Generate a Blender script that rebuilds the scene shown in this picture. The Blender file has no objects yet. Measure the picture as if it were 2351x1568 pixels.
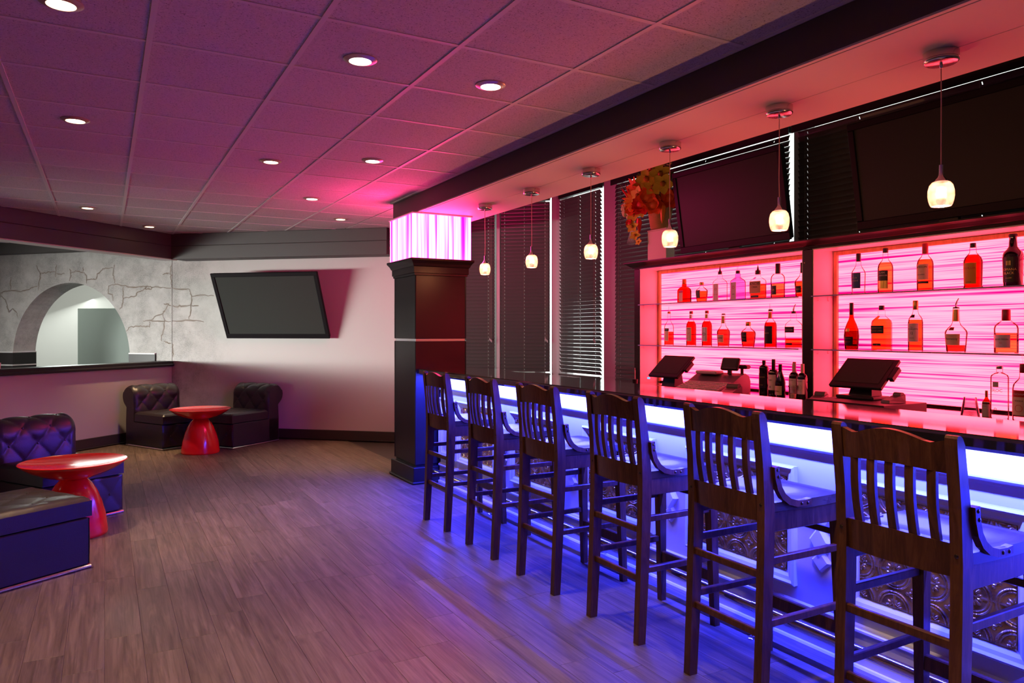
import bpy, math, random
from mathutils import Vector, Matrix
random.seed(11)
sc = bpy.context.scene
COL = sc.collection
PI = math.pi
R = math.radians

# ------------------------------------------------------------------ camera, world, exposure, large lights
cam_d = bpy.data.cameras.new('camera'); cam = bpy.data.objects.new('camera', cam_d); COL.objects.link(cam)
cam.location = (0, 0, 1.4); cam.rotation_euler = (R(90), 0, R(-28.9))
cam_d.sensor_width = 36.0; cam_d.lens = 36.0 * 1695.0 / 2351.0; cam_d.shift_y = -22.6 / 2351.0
cam_d.clip_start = 0.02; cam_d.clip_end = 100
sc.camera = cam
sc.view_settings.view_transform = 'Standard'; sc.view_settings.look = 'None'
sc.view_settings.gamma = 1.0; sc.view_settings.use_curve_mapping = False
sc.view_settings.exposure = 0.0
sc.cycles.use_denoising = True
sc.cycles.caustics_reflective = False; sc.cycles.caustics_refractive = False
sc.cycles.sample_clamp_indirect = 6.0
sc.cycles.max_bounces = 8; sc.cycles.transparent_max_bounces = 48
w = bpy.data.worlds.new('daylight'); sc.world = w; w.use_nodes = True
bg = w.node_tree.nodes['Background']; bg.inputs[0].default_value = (0.92, 1.0, 0.97, 1); bg.inputs[1].default_value = 2.6

def area(name, loc, rot, sx, sy, energy, color, spread=180):
    l = bpy.data.lights.new(name, 'AREA'); l.shape = 'RECTANGLE'; l.size = sx; l.size_y = sy
    l.energy = energy; l.color = color; l.spread = R(spread)
    o = bpy.data.objects.new(name, l); o.location = loc; o.rotation_euler = rot; COL.objects.link(o); return o
def aim(o, target):
    d = Vector(target) - o.location; o.rotation_euler = d.to_track_quat('-Z', 'Y').to_euler()
# daylight from the windows of the side area beyond the half wall
k = area('side_window_daylight', (-6.5, 8.2, 1.12), (0, 0, 0), 5.0, 0.26, 95, (0.95, 1.0, 0.93)); aim(k, (1.6, 10.2, 0.45)); k.data.spread = R(48)
# daylight in the room behind the arch
k = area('archway_room_daylight', (-1.2, 16.6, 2.6), (0, 0, 0), 2.5, 1.5, 200, (0.88, 1.0, 0.94)); aim(k, (-0.6, 15.0, 1.0))
k = area('archway_room_daylight_low', (1.2, 14.2, 2.5), (0, 0, 0), 1.5, 1.5, 130, (0.88, 1.0, 0.94)); aim(k, (-2.2, 15.8, 1.2))

# downlights of the same grid behind the photographer
for x, y, e in ((1.747, 1.48, 95), (1.747, -0.42, 120), (1.05, 1.42, 80), (-0.15, 1.45, 80), (1.05, -0.5, 110)):
    l = bpy.data.lights.new('ceiling_downlight_beam', 'SPOT'); l.energy = e; l.color = (1.0, 0.68, 0.44); l.spot_size = R(95); l.spot_blend = 1.0; l.shadow_soft_size = 0.045
    lo = bpy.data.objects.new('ceiling_downlight_beam', l); lo.location = (x, y, 2.655); COL.objects.link(lo)

# ------------------------------------------------------------------ materials
M = {}
def nodes(name):
    m = bpy.data.materials.new(name); m.use_nodes = True
    nt = m.node_tree; b = nt.nodes['Principled BSDF']
    M[name] = m
    return m, nt, b
def plain(name, col, rough=0.5, metal=0.0, spec=0.5, coat=0.0, emis=None, es=0.0, bump=None):
    m, nt, b = nodes(name)
    b.inputs['Base Color'].default_value = (*col, 1); b.inputs['Roughness'].default_value = rough
    b.inputs['Metallic'].default_value = metal; b.inputs['Specular IOR Level'].default_value = spec
    b.inputs['Coat Weight'].default_value = coat; b.inputs['Coat Roughness'].default_value = 0.06
    if emis:
        b.inputs['Emission Color'].default_value = (*emis, 1); b.inputs['Emission Strength'].default_value = es
    # fine procedural variation on every plain material
    tc = nt.nodes.new('ShaderNodeTexCoord'); nz = nt.nodes.new('ShaderNodeTexNoise')
    nz.inputs['Scale'].default_value = (bump or (30, 0.02))[0]; nz.inputs['Detail'].default_value = 4
    nt.links.new(tc.outputs['Object'], nz.inputs['Vector'])
    bp = nt.nodes.new('ShaderNodeBump'); bp.inputs['Strength'].default_value = (bump or (30, 0.02))[1]; bp.inputs['Distance'].default_value = 0.01
    nt.links.new(nz.outputs['Fac'], bp.inputs['Height']); nt.links.new(bp.outputs['Normal'], b.inputs['Normal'])
    return m
def ramp(nt, stops):
    r = nt.nodes.new('ShaderNodeValToRGB')
    e = r.color_ramp.elements
    while len(e) < len(stops): e.new(0.5)
    for i, (p, c) in enumerate(stops): e[i].position = p; e[i].color = (*c, 1)
    return r
def mathn(nt, op, a, b=None):
    n = nt.nodes.new('ShaderNodeMath'); n.operation = op
    for i, v in enumerate((a, b)):
        if v is None: continue
        if isinstance(v, (int, float)): n.inputs[i].default_value = v
        else: nt.links.new(v, n.inputs[i])
    return n.outputs[0]
def mixc(nt, f, a, b, mode='MIX'):
    n = nt.nodes.new('ShaderNodeMix'); n.data_type = 'RGBA'; n.blend_type = mode
    for s, v in ((0, f), (6, a), (7, b)):
        if isinstance(v, (int, float)): n.inputs[s].default_value = v
        elif isinstance(v, tuple): n.inputs[s].default_value = (*v, 1)
        else: nt.links.new(v, n.inputs[s])
    return n.outputs[2]
def grain(name, c1, c2, c3, sx, sy, sz, rough=0.4, coat=0.0, knots=False, tint=0.35, bump=0.15):
    """wood whose grain is stretched along the axis with the smallest scale; each object and each loose piece gets its own shade"""
    m, nt, b = nodes(name)
    tc = nt.nodes.new('ShaderNodeTexCoord'); oi = nt.nodes.new('ShaderNodeObjectInfo'); ge = nt.nodes.new('ShaderNodeNewGeometry')
    rnd = mathn(nt, 'FRACT', mathn(nt, 'ADD', oi.outputs['Random'], ge.outputs['Random Per Island']))
    off = nt.nodes.new('ShaderNodeCombineXYZ')
    r20 = mathn(nt, 'MULTIPLY', rnd, 37.0)
    for i in range(3): nt.links.new(r20, off.inputs[i])
    va = nt.nodes.new('ShaderNodeVectorMath'); va.operation = 'ADD'
    nt.links.new(tc.outputs['Object'], va.inputs[0]); nt.links.new(off.outputs[0], va.inputs[1])
    mp = nt.nodes.new('ShaderNodeMapping'); mp.inputs['Scale'].default_value = (sx, sy, sz)
    nt.links.new(va.outputs[0], mp.inputs['Vector'])
    n1 = nt.nodes.new('ShaderNodeTexNoise'); n1.inputs['Scale'].default_value = 1; n1.inputs['Detail'].default_value = 7; n1.inputs['Roughness'].default_value = 0.68; n1.inputs['Distortion'].default_value = 0.9
    nt.links.new(mp.outputs[0], n1.inputs['Vector'])
    r1 = ramp(nt, [(0.28, c1), (0.5, c2), (0.72, c3)]); nt.links.new(n1.outputs['Fac'], r1.inputs[0])
    br = mathn(nt, 'ADD', mathn(nt, 'MULTIPLY', rnd, tint), 1.0 - tint * 0.5)
    cb = nt.nodes.new('ShaderNodeCombineXYZ')
    for i in range(3): nt.links.new(br, cb.inputs[i])
    col = mixc(nt, 1.0, r1.outputs[0], cb.outputs[0], 'MULTIPLY')
    if knots:
        mp2 = nt.nodes.new('ShaderNodeMapping'); mp2.inputs['Scale'].default_value = (sx * 0.4, sy * 1.9, 1.0); nt.links.new(va.outputs[0], mp2.inputs['Vector'])
        vo = nt.nodes.new('ShaderNodeTexVoronoi'); vo.inputs['Scale'].default_value = 0.75; nt.links.new(mp2.outputs[0], vo.inputs['Vector'])
        kr = ramp(nt, [(0.0, (0.42, 0.4, 0.38)), (0.13, (1, 1, 1))]); nt.links.new(vo.outputs['Distance'], kr.inputs[0])
        col = mixc(nt, 0.85, col, kr.outputs[0], 'MULTIPLY')
        n3 = nt.nodes.new('ShaderNodeTexNoise'); n3.inputs['Scale'].default_value = 1; n3.inputs['Detail'].default_value = 3
        mp3 = nt.nodes.new('ShaderNodeMapping'); mp3.inputs['Scale'].default_value = (sx * 4, sy * 1.3, 1.0); nt.links.new(va.outputs[0], mp3.inputs['Vector']); nt.links.new(mp3.outputs[0], n3.inputs['Vector'])
        kr2 = ramp(nt, [(0.36, (0.72, 0.7, 0.68)), (0.5, (1, 1, 1))]); nt.links.new(n3.outputs['Fac'], kr2.inputs[0])
        col = mixc(nt, 0.9, col, kr2.outputs[0], 'MULTIPLY')
    nt.links.new(col, b.inputs['Base Color'])
    b.inputs['Roughness'].default_value = rough; b.inputs['Coat Weight'].default_value = coat; b.inputs['Coat Roughness'].default_value = 0.08
    bp = nt.nodes.new('ShaderNodeBump'); bp.inputs['Strength'].default_value = bump; bp.inputs['Distance'].default_value = 0.003
    nt.links.new(n1.outputs['Fac'], bp.inputs['Height']); nt.links.new(bp.outputs['Normal'], b.inputs['Normal'])
    return m
def tinted(name, col, gloss=0.12, rough=0.04):
    """clear or coloured glass: light passes with the glass's tint, the surface mirrors at a grazing view"""
    m = bpy.data.materials.new(name); m.use_nodes = True; nt = m.node_tree; nt.nodes.clear()
    out = nt.nodes.new('ShaderNodeOutputMaterial'); tr = nt.nodes.new('ShaderNodeBsdfTransparent'); gl = nt.nodes.new('ShaderNodeBsdfGlossy')
    tr.inputs[0].default_value = (*col, 1); gl.inputs['Roughness'].default_value = rough
    lw = nt.nodes.new('ShaderNodeLayerWeight'); lw.inputs[0].default_value = gloss
    mx = nt.nodes.new('ShaderNodeMixShader'); nt.links.new(lw.outputs['Fresnel'], mx.inputs[0]); nt.links.new(tr.outputs[0], mx.inputs[1]); nt.links.new(gl.outputs[0], mx.inputs[2])
    nt.links.new(mx.outputs[0], out.inputs[0]); M[name] = m; return m

grain('floor_wood', (0.080, 0.052, 0.038), (0.145, 0.100, 0.074), (0.225, 0.162, 0.122), 26, 1.7, 10, rough=0.47, knots=True, tint=0.3, bump=0.06)
grain('stool_wood', (0.036, 0.011, 0.005), (0.090, 0.030, 0.012), (0.16, 0.062, 0.024), 40, 40, 5, rough=0.36, coat=0.08, tint=0.2); M['stool_wood'].node_tree.nodes['Principled BSDF'].inputs['Specular IOR Level'].default_value = 0.35
grain('seat_wood', (0.03, 0.016, 0.010), (0.055, 0.03, 0.018), (0.09, 0.05, 0.03), 6, 60, 20, rough=0.22, coat=0.4, tint=0.2)
grain('dark_wood', (0.008, 0.004, 0.004), (0.016, 0.008, 0.007), (0.028, 0.013, 0.010), 30, 4, 30, rough=0.4, coat=0.0, tint=0.2); M['dark_wood'].node_tree.nodes['Principled BSDF'].inputs['Specular IOR Level'].default_value = 0.3
grain('frame_wood', (0.55, 0.30, 0.12), (0.68, 0.42, 0.18), (0.78, 0.52, 0.25), 30, 30, 4, rough=0.5, tint=0.2)
plain('counter_black', (0.018, 0.014, 0.016), 0.05, spec=0.9, coat=1.0, bump=(2, 0.0))
plain('bulkhead_paint', (0.060, 0.048, 0.047), 0.55, bump=(40, 0.03))
plain('soffit_white', (0.60, 0.56, 0.54), 0.6, bump=(60, 0.03))
plain('wall_paint', (0.50, 0.465, 0.445), 0.6, bump=(70, 0.05))
plain('white_paint', (0.80, 0.80, 0.82), 0.35, bump=(20, 0.01))
plain('base_vinyl', (0.045, 0.033, 0.03), 0.45)
plain('column_black', (0.018, 0.012, 0.014), 0.36, spec=0.35)
plain('column_white', (0.8, 0.76, 0.76), 0.4)
plain('leather', (0.028, 0.021, 0.023), 0.37, spec=0.7, bump=(220, 0.12))
plain('chrome', (0.75, 0.75, 0.76), 0.12, metal=1.0)
plain('brushed_metal', (0.62, 0.60, 0.58), 0.22, metal=1.0)
plain('brass', (0.75, 0.62, 0.38), 0.16, metal=1.0)
plain('bolt_metal', (0.10, 0.07, 0.05), 0.3, metal=1.0)
plain('red_plastic', (0.92, 0.012, 0.008), 0.2, coat=0.5)
plain('screen_black', (0.046, 0.050, 0.046), 0.42, spec=0.10)
plain('bezel_black', (0.007, 0.005, 0.007), 0.5, spec=0.2)
plain('matte_black', (0.012, 0.010, 0.012), 0.5)
plain('grey_plastic', (0.12, 0.10, 0.11), 0.45)
plain('light_plastic', (0.55, 0.52, 0.52), 0.45)
plain('tee_metal', (0.70, 0.65, 0.65), 0.5)
plain('mint_wall', (0.74, 0.80, 0.76), 0.6)
plain('mint_wall_grey', (0.50, 0.58, 0.54), 0.6)
plain('slat_dark', (0.085, 0.072, 0.072), 0.30, bump=(40, 0.02))
plain('cord', (0.30, 0.22, 0.17), 0.7)
plain('frame_grey', (0.46, 0.43, 0.44), 0.45)
plain('cable_copper', (0.72, 0.45, 0.36), 0.4)
plain('blue_led', (0.02, 0.1, 0.8), 0.3, emis=(0.05, 0.25, 1.0), es=3.0)
plain('pot_clay', (0.52, 0.27, 0.10), 0.9, bump=(120, 0.5))
plain('pedestal_cream', (0.72, 0.62, 0.5), 0.6)
plain('paper', (0.88, 0.84, 0.78), 0.7)
plain('gold_foil', (0.65, 0.45, 0.12), 0.3, metal=0.8)
plain('black_label', (0.010, 0.009, 0.010), 0.4)
plain('red_label', (0.55, 0.03, 0.02), 0.45)
plain('cream_label', (0.90, 0.74, 0.50), 0.6)
plain('grey_label', (0.80, 0.72, 0.70), 0.6)
plain('silver_label', (0.75, 0.75, 0.72), 0.35, metal=0.3)
plain('blue_label', (0.01, 0.06, 0.30), 0.35)
plain('orange_label', (0.80, 0.40, 0.02), 0.5)
plain('green_label', (0.05, 0.09, 0.03), 0.5)
plain('tan_label', (0.66, 0.42, 0.20), 0.6)
plain('ink_black', (0.01, 0.01, 0.01), 0.6)
plain('ink_gold', (0.70, 0.48, 0.16), 0.35, metal=0.5)
plain('ink_red', (0.65, 0.02, 0.02), 0.5)
plain('ink_white', (0.8, 0.78, 0.76), 0.5)
plain('ink_silver', (0.55, 0.55, 0.6), 0.4)
plain('cap_black', (0.012, 0.010, 0.012), 0.35)
plain('cap_gold', (0.55, 0.36, 0.08), 0.28, metal=0.9)
plain('cap_red', (0.30, 0.02, 0.02), 0.35)
plain('cap_orange', (0.75, 0.22, 0.01), 0.4)
plain('cap_cream', (0.70, 0.62, 0.5), 0.5)
plain('cap_silver', (0.55, 0.55, 0.57), 0.2, metal=0.9)
plain('wine_glass', (0.010, 0.006, 0.012), 0.06, coat=0.5)
plain('petal_yellow', (0.90, 0.66, 0.08), 0.6); plain('petal_orange', (0.90, 0.24, 0.02), 0.6); plain('petal_red', (0.70, 0.03, 0.02), 0.6)
plain('petal_rust', (0.80, 0.13, 0.02), 0.6); plain('petal_green', (0.55, 0.55, 0.22), 0.7); plain('petal_gold', (0.80, 0.30, 0.01), 0.6)
plain('spike_red', (0.85, 0.03, 0.02), 0.45); plain('leaf_green', (0.09, 0.30, 0.04), 0.5); plain('frond_pale', (0.55, 0.68, 0.55), 0.6); plain('flower_eye', (0.45, 0.16, 0.01), 0.7)
tinted('glass_clear', (0.97, 0.97, 0.98), 0.12); tinted('glass_shelf', (0.86, 0.86, 0.95), 0.2); tinted('window_glass', (0.97, 0.99, 0.98), 0.1)
tinted('glass_blue', (0.50, 0.55, 0.95), 0.15); tinted('liquor_amber', (0.95, 0.38, 0.13), 0.1); tinted('liquor_dark', (0.55, 0.08, 0.05), 0.1)
tinted('liquor_red', (0.94, 0.20, 0.12), 0.1); tinted('liquor_gold', (0.96, 0.56, 0.26), 0.1); tinted('cup_plastic', (0.97, 0.96, 0.975), 0.2, 0.15); tinted('glass_brown', (0.42, 0.12, 0.03), 0.12)
plain('shelf_edge_glint', (0.42, 0.38, 0.85), 0.15, spec=0.8)  # opaque lavender colour standing in for light caught in the glass edge

def ceiling_mat():
    m, nt, b = nodes('ceiling_tile')
    tc = nt.nodes.new('ShaderNodeTexCoord'); oi = nt.nodes.new('ShaderNodeObjectInfo')
    va = nt.nodes.new('ShaderNodeVectorMath'); va.operation = 'ADD'; nt.links.new(tc.outputs['Object'], va.inputs[0])
    nt.links.new(oi.outputs['Location'], va.inputs[1])
    n1 = nt.nodes.new('ShaderNodeTexNoise'); n1.inputs['Scale'].default_value = 130; n1.inputs['Detail'].default_value = 3; nt.links.new(va.outputs[0], n1.inputs['Vector'])
    n2 = nt.nodes.new('ShaderNodeTexNoise'); n2.inputs['Scale'].default_value = 55; n2.inputs['Detail'].default_value = 5; n2.inputs['Roughness'].default_value = 0.8; nt.links.new(va.outputs[0], n2.inputs['Vector'])
    r1 = ramp(nt, [(0.30, (0.26, 0.22, 0.23)), (0.42, (0.68, 0.63, 0.64))]); nt.links.new(n1.outputs['Fac'], r1.inputs[0])
    r2 = ramp(nt, [(0.3, (0.8, 0.8, 0.8)), (0.6, (1, 1, 1))]); nt.links.new(n2.outputs['Fac'], r2.inputs[0])
    br = mathn(nt, 'ADD', mathn(nt, 'MULTIPLY', oi.outputs['Random'], 0.10), 0.95)
    cb = nt.nodes.new('ShaderNodeCombineXYZ')
    for i in range(3): nt.links.new(br, cb.inputs[i])
    c = mixc(nt, 1.0, mixc(nt, 1.0, r1.outputs[0], r2.outputs[0], 'MULTIPLY'), cb.outputs[0], 'MULTIPLY')
    nt.links.new(c, b.inputs['Base Color']); b.inputs['Roughness'].default_value = 0.9
    bp = nt.nodes.new('ShaderNodeBump'); bp.inputs['Strength'].default_value = 0.5; bp.inputs['Distance'].default_value = 0.004
    nt.links.new(r1.outputs[0], bp.inputs['Height']); nt.links.new(bp.outputs['Normal'], b.inputs['Normal'])
ceiling_mat()

def stone_mat(name, fade):
    """light wall with hand-painted cracks and grey smudges; fade = (x where the painting is full, x where it ends) along the wall"""
    m, nt, b = nodes(name)
    tc = nt.nodes.new('ShaderNodeTexCoord')
    sx = nt.nodes.new('ShaderNodeSeparateXYZ'); nt.links.new(tc.outputs['Object'], sx.inputs[0])
    dn = nt.nodes.new('ShaderNodeTexNoise'); dn.inputs['Scale'].default_value = 3.2; dn.inputs['Detail'].default_value = 5; nt.links.new(tc.outputs['Object'], dn.inputs['Vector'])
    ad = nt.nodes.new('ShaderNodeVectorMath'); ad.operation = 'MULTIPLY_ADD'; nt.links.new(dn.outputs['Color'], ad.inputs[0]); ad.inputs[1].default_value = (0.32, 0.0, 0.32); nt.links.new(tc.outputs['Object'], ad.inputs[2])
    mp = nt.nodes.new('ShaderNodeMapping'); mp.inputs['Scale'].default_value = (1.25, 0.001, 2.1); nt.links.new(ad.outputs[0], mp.inputs['Vector'])
    vo = nt.nodes.new('ShaderNodeTexVoronoi'); vo.feature = 'DISTANCE_TO_EDGE'; vo.inputs['Scale'].default_value = 1.15; vo.inputs['Randomness'].default_value = 0.85
    nt.links.new(mp.outputs[0], vo.inputs['Vector'])
    ln = ramp(nt, [(0.0, (1, 1, 1)), (0.006, (0.6, 0.6, 0.6)), (0.016, (0.0, 0.0, 0.0))]); nt.links.new(vo.outputs['Distance'], ln.inputs[0])
    n2 = nt.nodes.new('ShaderNodeTexNoise'); n2.inputs['Scale'].default_value = 1.7; n2.inputs['Detail'].default_value = 2; nt.links.new(tc.outputs['Object'], n2.inputs['Vector'])
    brk = ramp(nt, [(0.44, (0, 0, 0)), (0.56, (1, 1, 1))]); nt.links.new(n2.outputs['Fac'], brk.inputs[0])
    fd = nt.nodes.new('ShaderNodeMapRange'); nt.links.new(sx.outputs[0], fd.inputs[0]); fd.inputs[1].default_value = fade[1]; fd.inputs[2].default_value = fade[0]
    halo = ramp(nt, [(0.0, (1, 1, 1)), (0.16, (0, 0, 0))]); nt.links.new(vo.outputs['Distance'], halo.inputs[0])
    n3 = nt.nodes.new('ShaderNodeTexNoise'); n3.inputs['Scale'].default_value = 2.6; n3.inputs['Detail'].default_value = 9; n3.inputs['Roughness'].default_value = 0.75; nt.links.new(tc.outputs['Object'], n3.inputs['Vector'])
    n4 = nt.nodes.new('ShaderNodeTexNoise'); n4.inputs['Scale'].default_value = 90; n4.inputs['Detail'].default_value = 3; nt.links.new(tc.outputs['Object'], n4.inputs['Vector'])
    sm = ramp(nt, [(0.40, (0, 0, 0)), (0.60, (1, 1, 1))]); nt.links.new(n3.outputs['Fac'], sm.inputs[0])
    sp = ramp(nt, [(0.42, (0, 0, 0)), (0.6, (1, 1, 1))]); nt.links.new(n4.outputs['Fac'], sp.inputs[0])
    smudge = mathn(nt, 'MULTIPLY', mathn(nt, 'MULTIPLY', sm.outputs[0], mathn(nt, 'ADD', mathn(nt, 'MULTIPLY', sp.outputs[0], 0.6), 0.4)), fd.outputs[0])
    c = mixc(nt, mathn(nt, 'MULTIPLY', smudge, 0.85), (0.58, 0.545, 0.53), (0.23, 0.215, 0.205))
    c = mixc(nt, mathn(nt, 'MULTIPLY', mathn(nt, 'MULTIPLY', halo.outputs[0], fd.outputs[0]), mathn(nt, 'MULTIPLY', brk.outputs[0], 0.15)), c, (0.30, 0.26, 0.23))
    c = mixc(nt, mathn(nt, 'MULTIPLY', mathn(nt, 'MULTIPLY', ln.outputs[0], fd.outputs[0]), mathn(nt, 'MULTIPLY', brk.outputs[0], 0.0)), c, (0.20, 0.145, 0.11))
    nt.links.new(c, b.inputs['Base Color']); b.inputs['Roughness'].default_value = 0.7
stone_mat('stone_wall', (-1.0, -2.0))
stone_mat('tv_wall_paint', (2.95, 2.15))

def tin_mat():
    m, nt, b = nodes('tin_bronze')
    tc = nt.nodes.new('ShaderNodeTexCoord'); oi = nt.nodes.new('ShaderNodeObjectInfo')
    va = nt.nodes.new('ShaderNodeVectorMath'); va.operation = 'ADD'; nt.links.new(tc.outputs['Object'], va.inputs[0]); nt.links.new(oi.outputs['Location'], va.inputs[1])
    n1 = nt.nodes.new('ShaderNodeTexNoise'); n1.inputs['Scale'].default_value = 22; n1.inputs['Detail'].default_value = 6; nt.links.new(va.outputs[0], n1.inputs['Vector'])
    r1 = ramp(nt, [(0.3, (0.26, 0.14, 0.05)), (0.52, (0.74, 0.50, 0.17)), (0.75, (0.90, 0.68, 0.28))]); nt.links.new(n1.outputs['Fac'], r1.inputs[0])
    nt.links.new(r1.outputs[0], b.inputs['Base Color']); b.inputs['Metallic'].default_value = 0.9; b.inputs['Roughness'].default_value = 0.24
tin_mat()

def backlit(name, axis_scale, base, line, strength, stops):
    """backlit resin panel: streaked resin in front of lamps, so the panel itself gives off light"""
    m = bpy.data.materials.new(name); m.use_nodes = True; nt = m.node_tree; nt.nodes.clear(); M[name] = m
    out = nt.nodes.new('ShaderNodeOutputMaterial'); em = nt.nodes.new('ShaderNodeEmission')
    tc = nt.nodes.new('ShaderNodeTexCoord'); mp = nt.nodes.new('ShaderNodeMapping'); mp.inputs['Scale'].default_value = axis_scale; nt.links.new(tc.outputs['Object'], mp.inputs['Vector'])
    n1 = nt.nodes.new('ShaderNodeTexNoise'); n1.inputs['Scale'].default_value = 1.0; n1.inputs['Detail'].default_value = 3.5; n1.inputs['Roughness'].default_value = 0.62; nt.links.new(mp.outputs[0], n1.inputs['Vector'])
    r1 = ramp(nt, [(p, c) for p, c in stops]); nt.links.new(n1.outputs['Fac'], r1.inputs[0])
    nt.links.new(r1.outputs[0], em.inputs[0]); em.inputs[1].default_value = strength
    nt.links.new(em.outputs[0], out.inputs[0])
PK = (1.0, 0.20, 0.46)
backlit('bar_light_panel', (0.001, 0.36, 44), None, None, 8.5, [(0.31, (0.03, 0.0, 0.015)), (0.37, (0.35, 0.0, 0.035)), (0.42, (1.0, 0.010, 0.050)), (0.465, (1.0, 0.042, 0.080)), (0.53, (1.0, 0.070, 0.094)), (0.60, (1.0, 0.022, 0.062)), (0.64, (1.0, 0.060, 0.09))])
backlit('column_light_panel', (22, 22, 0.35), None, None, 24.0, [(0.30, (0.04, 0.0, 0.02)), (0.375, (0.5, 0.002, 0.10)), (0.42, (1.0, 0.012, 0.16)), (0.49, (1.0, 0.036, 0.22)), (0.62, (1.0, 0.05, 0.24)), (0.72, (1.0, 0.014, 0.15))])

def pendant_mat():
    m, nt, b = nodes('pendant_glass')
    tc = nt.nodes.new('ShaderNodeTexCoord'); n1 = nt.nodes.new('ShaderNodeTexVoronoi'); n1.inputs['Scale'].default_value = 34; nt.links.new(tc.outputs['Object'], n1.inputs['Vector'])
    r1 = ramp(nt, [(0.1, (1.0, 0.68, 0.50)), (0.45, (1.0, 0.46, 0.36)), (0.75, (0.85, 0.20, 0.17))]); nt.links.new(n1.outputs['Distance'], r1.inputs[0])
    nt.links.new(r1.outputs[0], b.inputs['Emission Color']); b.inputs['Emission Strength'].default_value = 1.05
    b.inputs['Base Color'].default_value = (0.16, 0.10, 0.08, 1); b.inputs['Roughness'].default_value = 0.15
    tr = nt.nodes.new('ShaderNodeBsdfTransparent'); tr.inputs[0].default_value = (1.0, 0.8, 0.7, 1); mx = nt.nodes.new('ShaderNodeMixShader'); mx.inputs[0].default_value = 0.30
    out = nt.nodes['Material Output']; nt.links.new(b.outputs[0], mx.inputs[1]); nt.links.new(tr.outputs[0], mx.inputs[2]); nt.links.new(mx.outputs[0], out.inputs[0])
pendant_mat()
plain('bulb_warm', (1, 0.9, 0.7), 0.5, emis=(1.0, 0.80, 0.5), es=3)
plain('lamp_lens', (1, 0.95, 0.9), 0.5, emis=(1.0, 0.85, 0.72), es=14)
plain('lamp_lens_warm', (1, 0.95, 0.9), 0.5, emis=(1.0, 0.72, 0.42), es=14)
plain('lamp_trim', (0.62, 0.42, 0.36), 0.3, metal=0.6)

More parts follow.
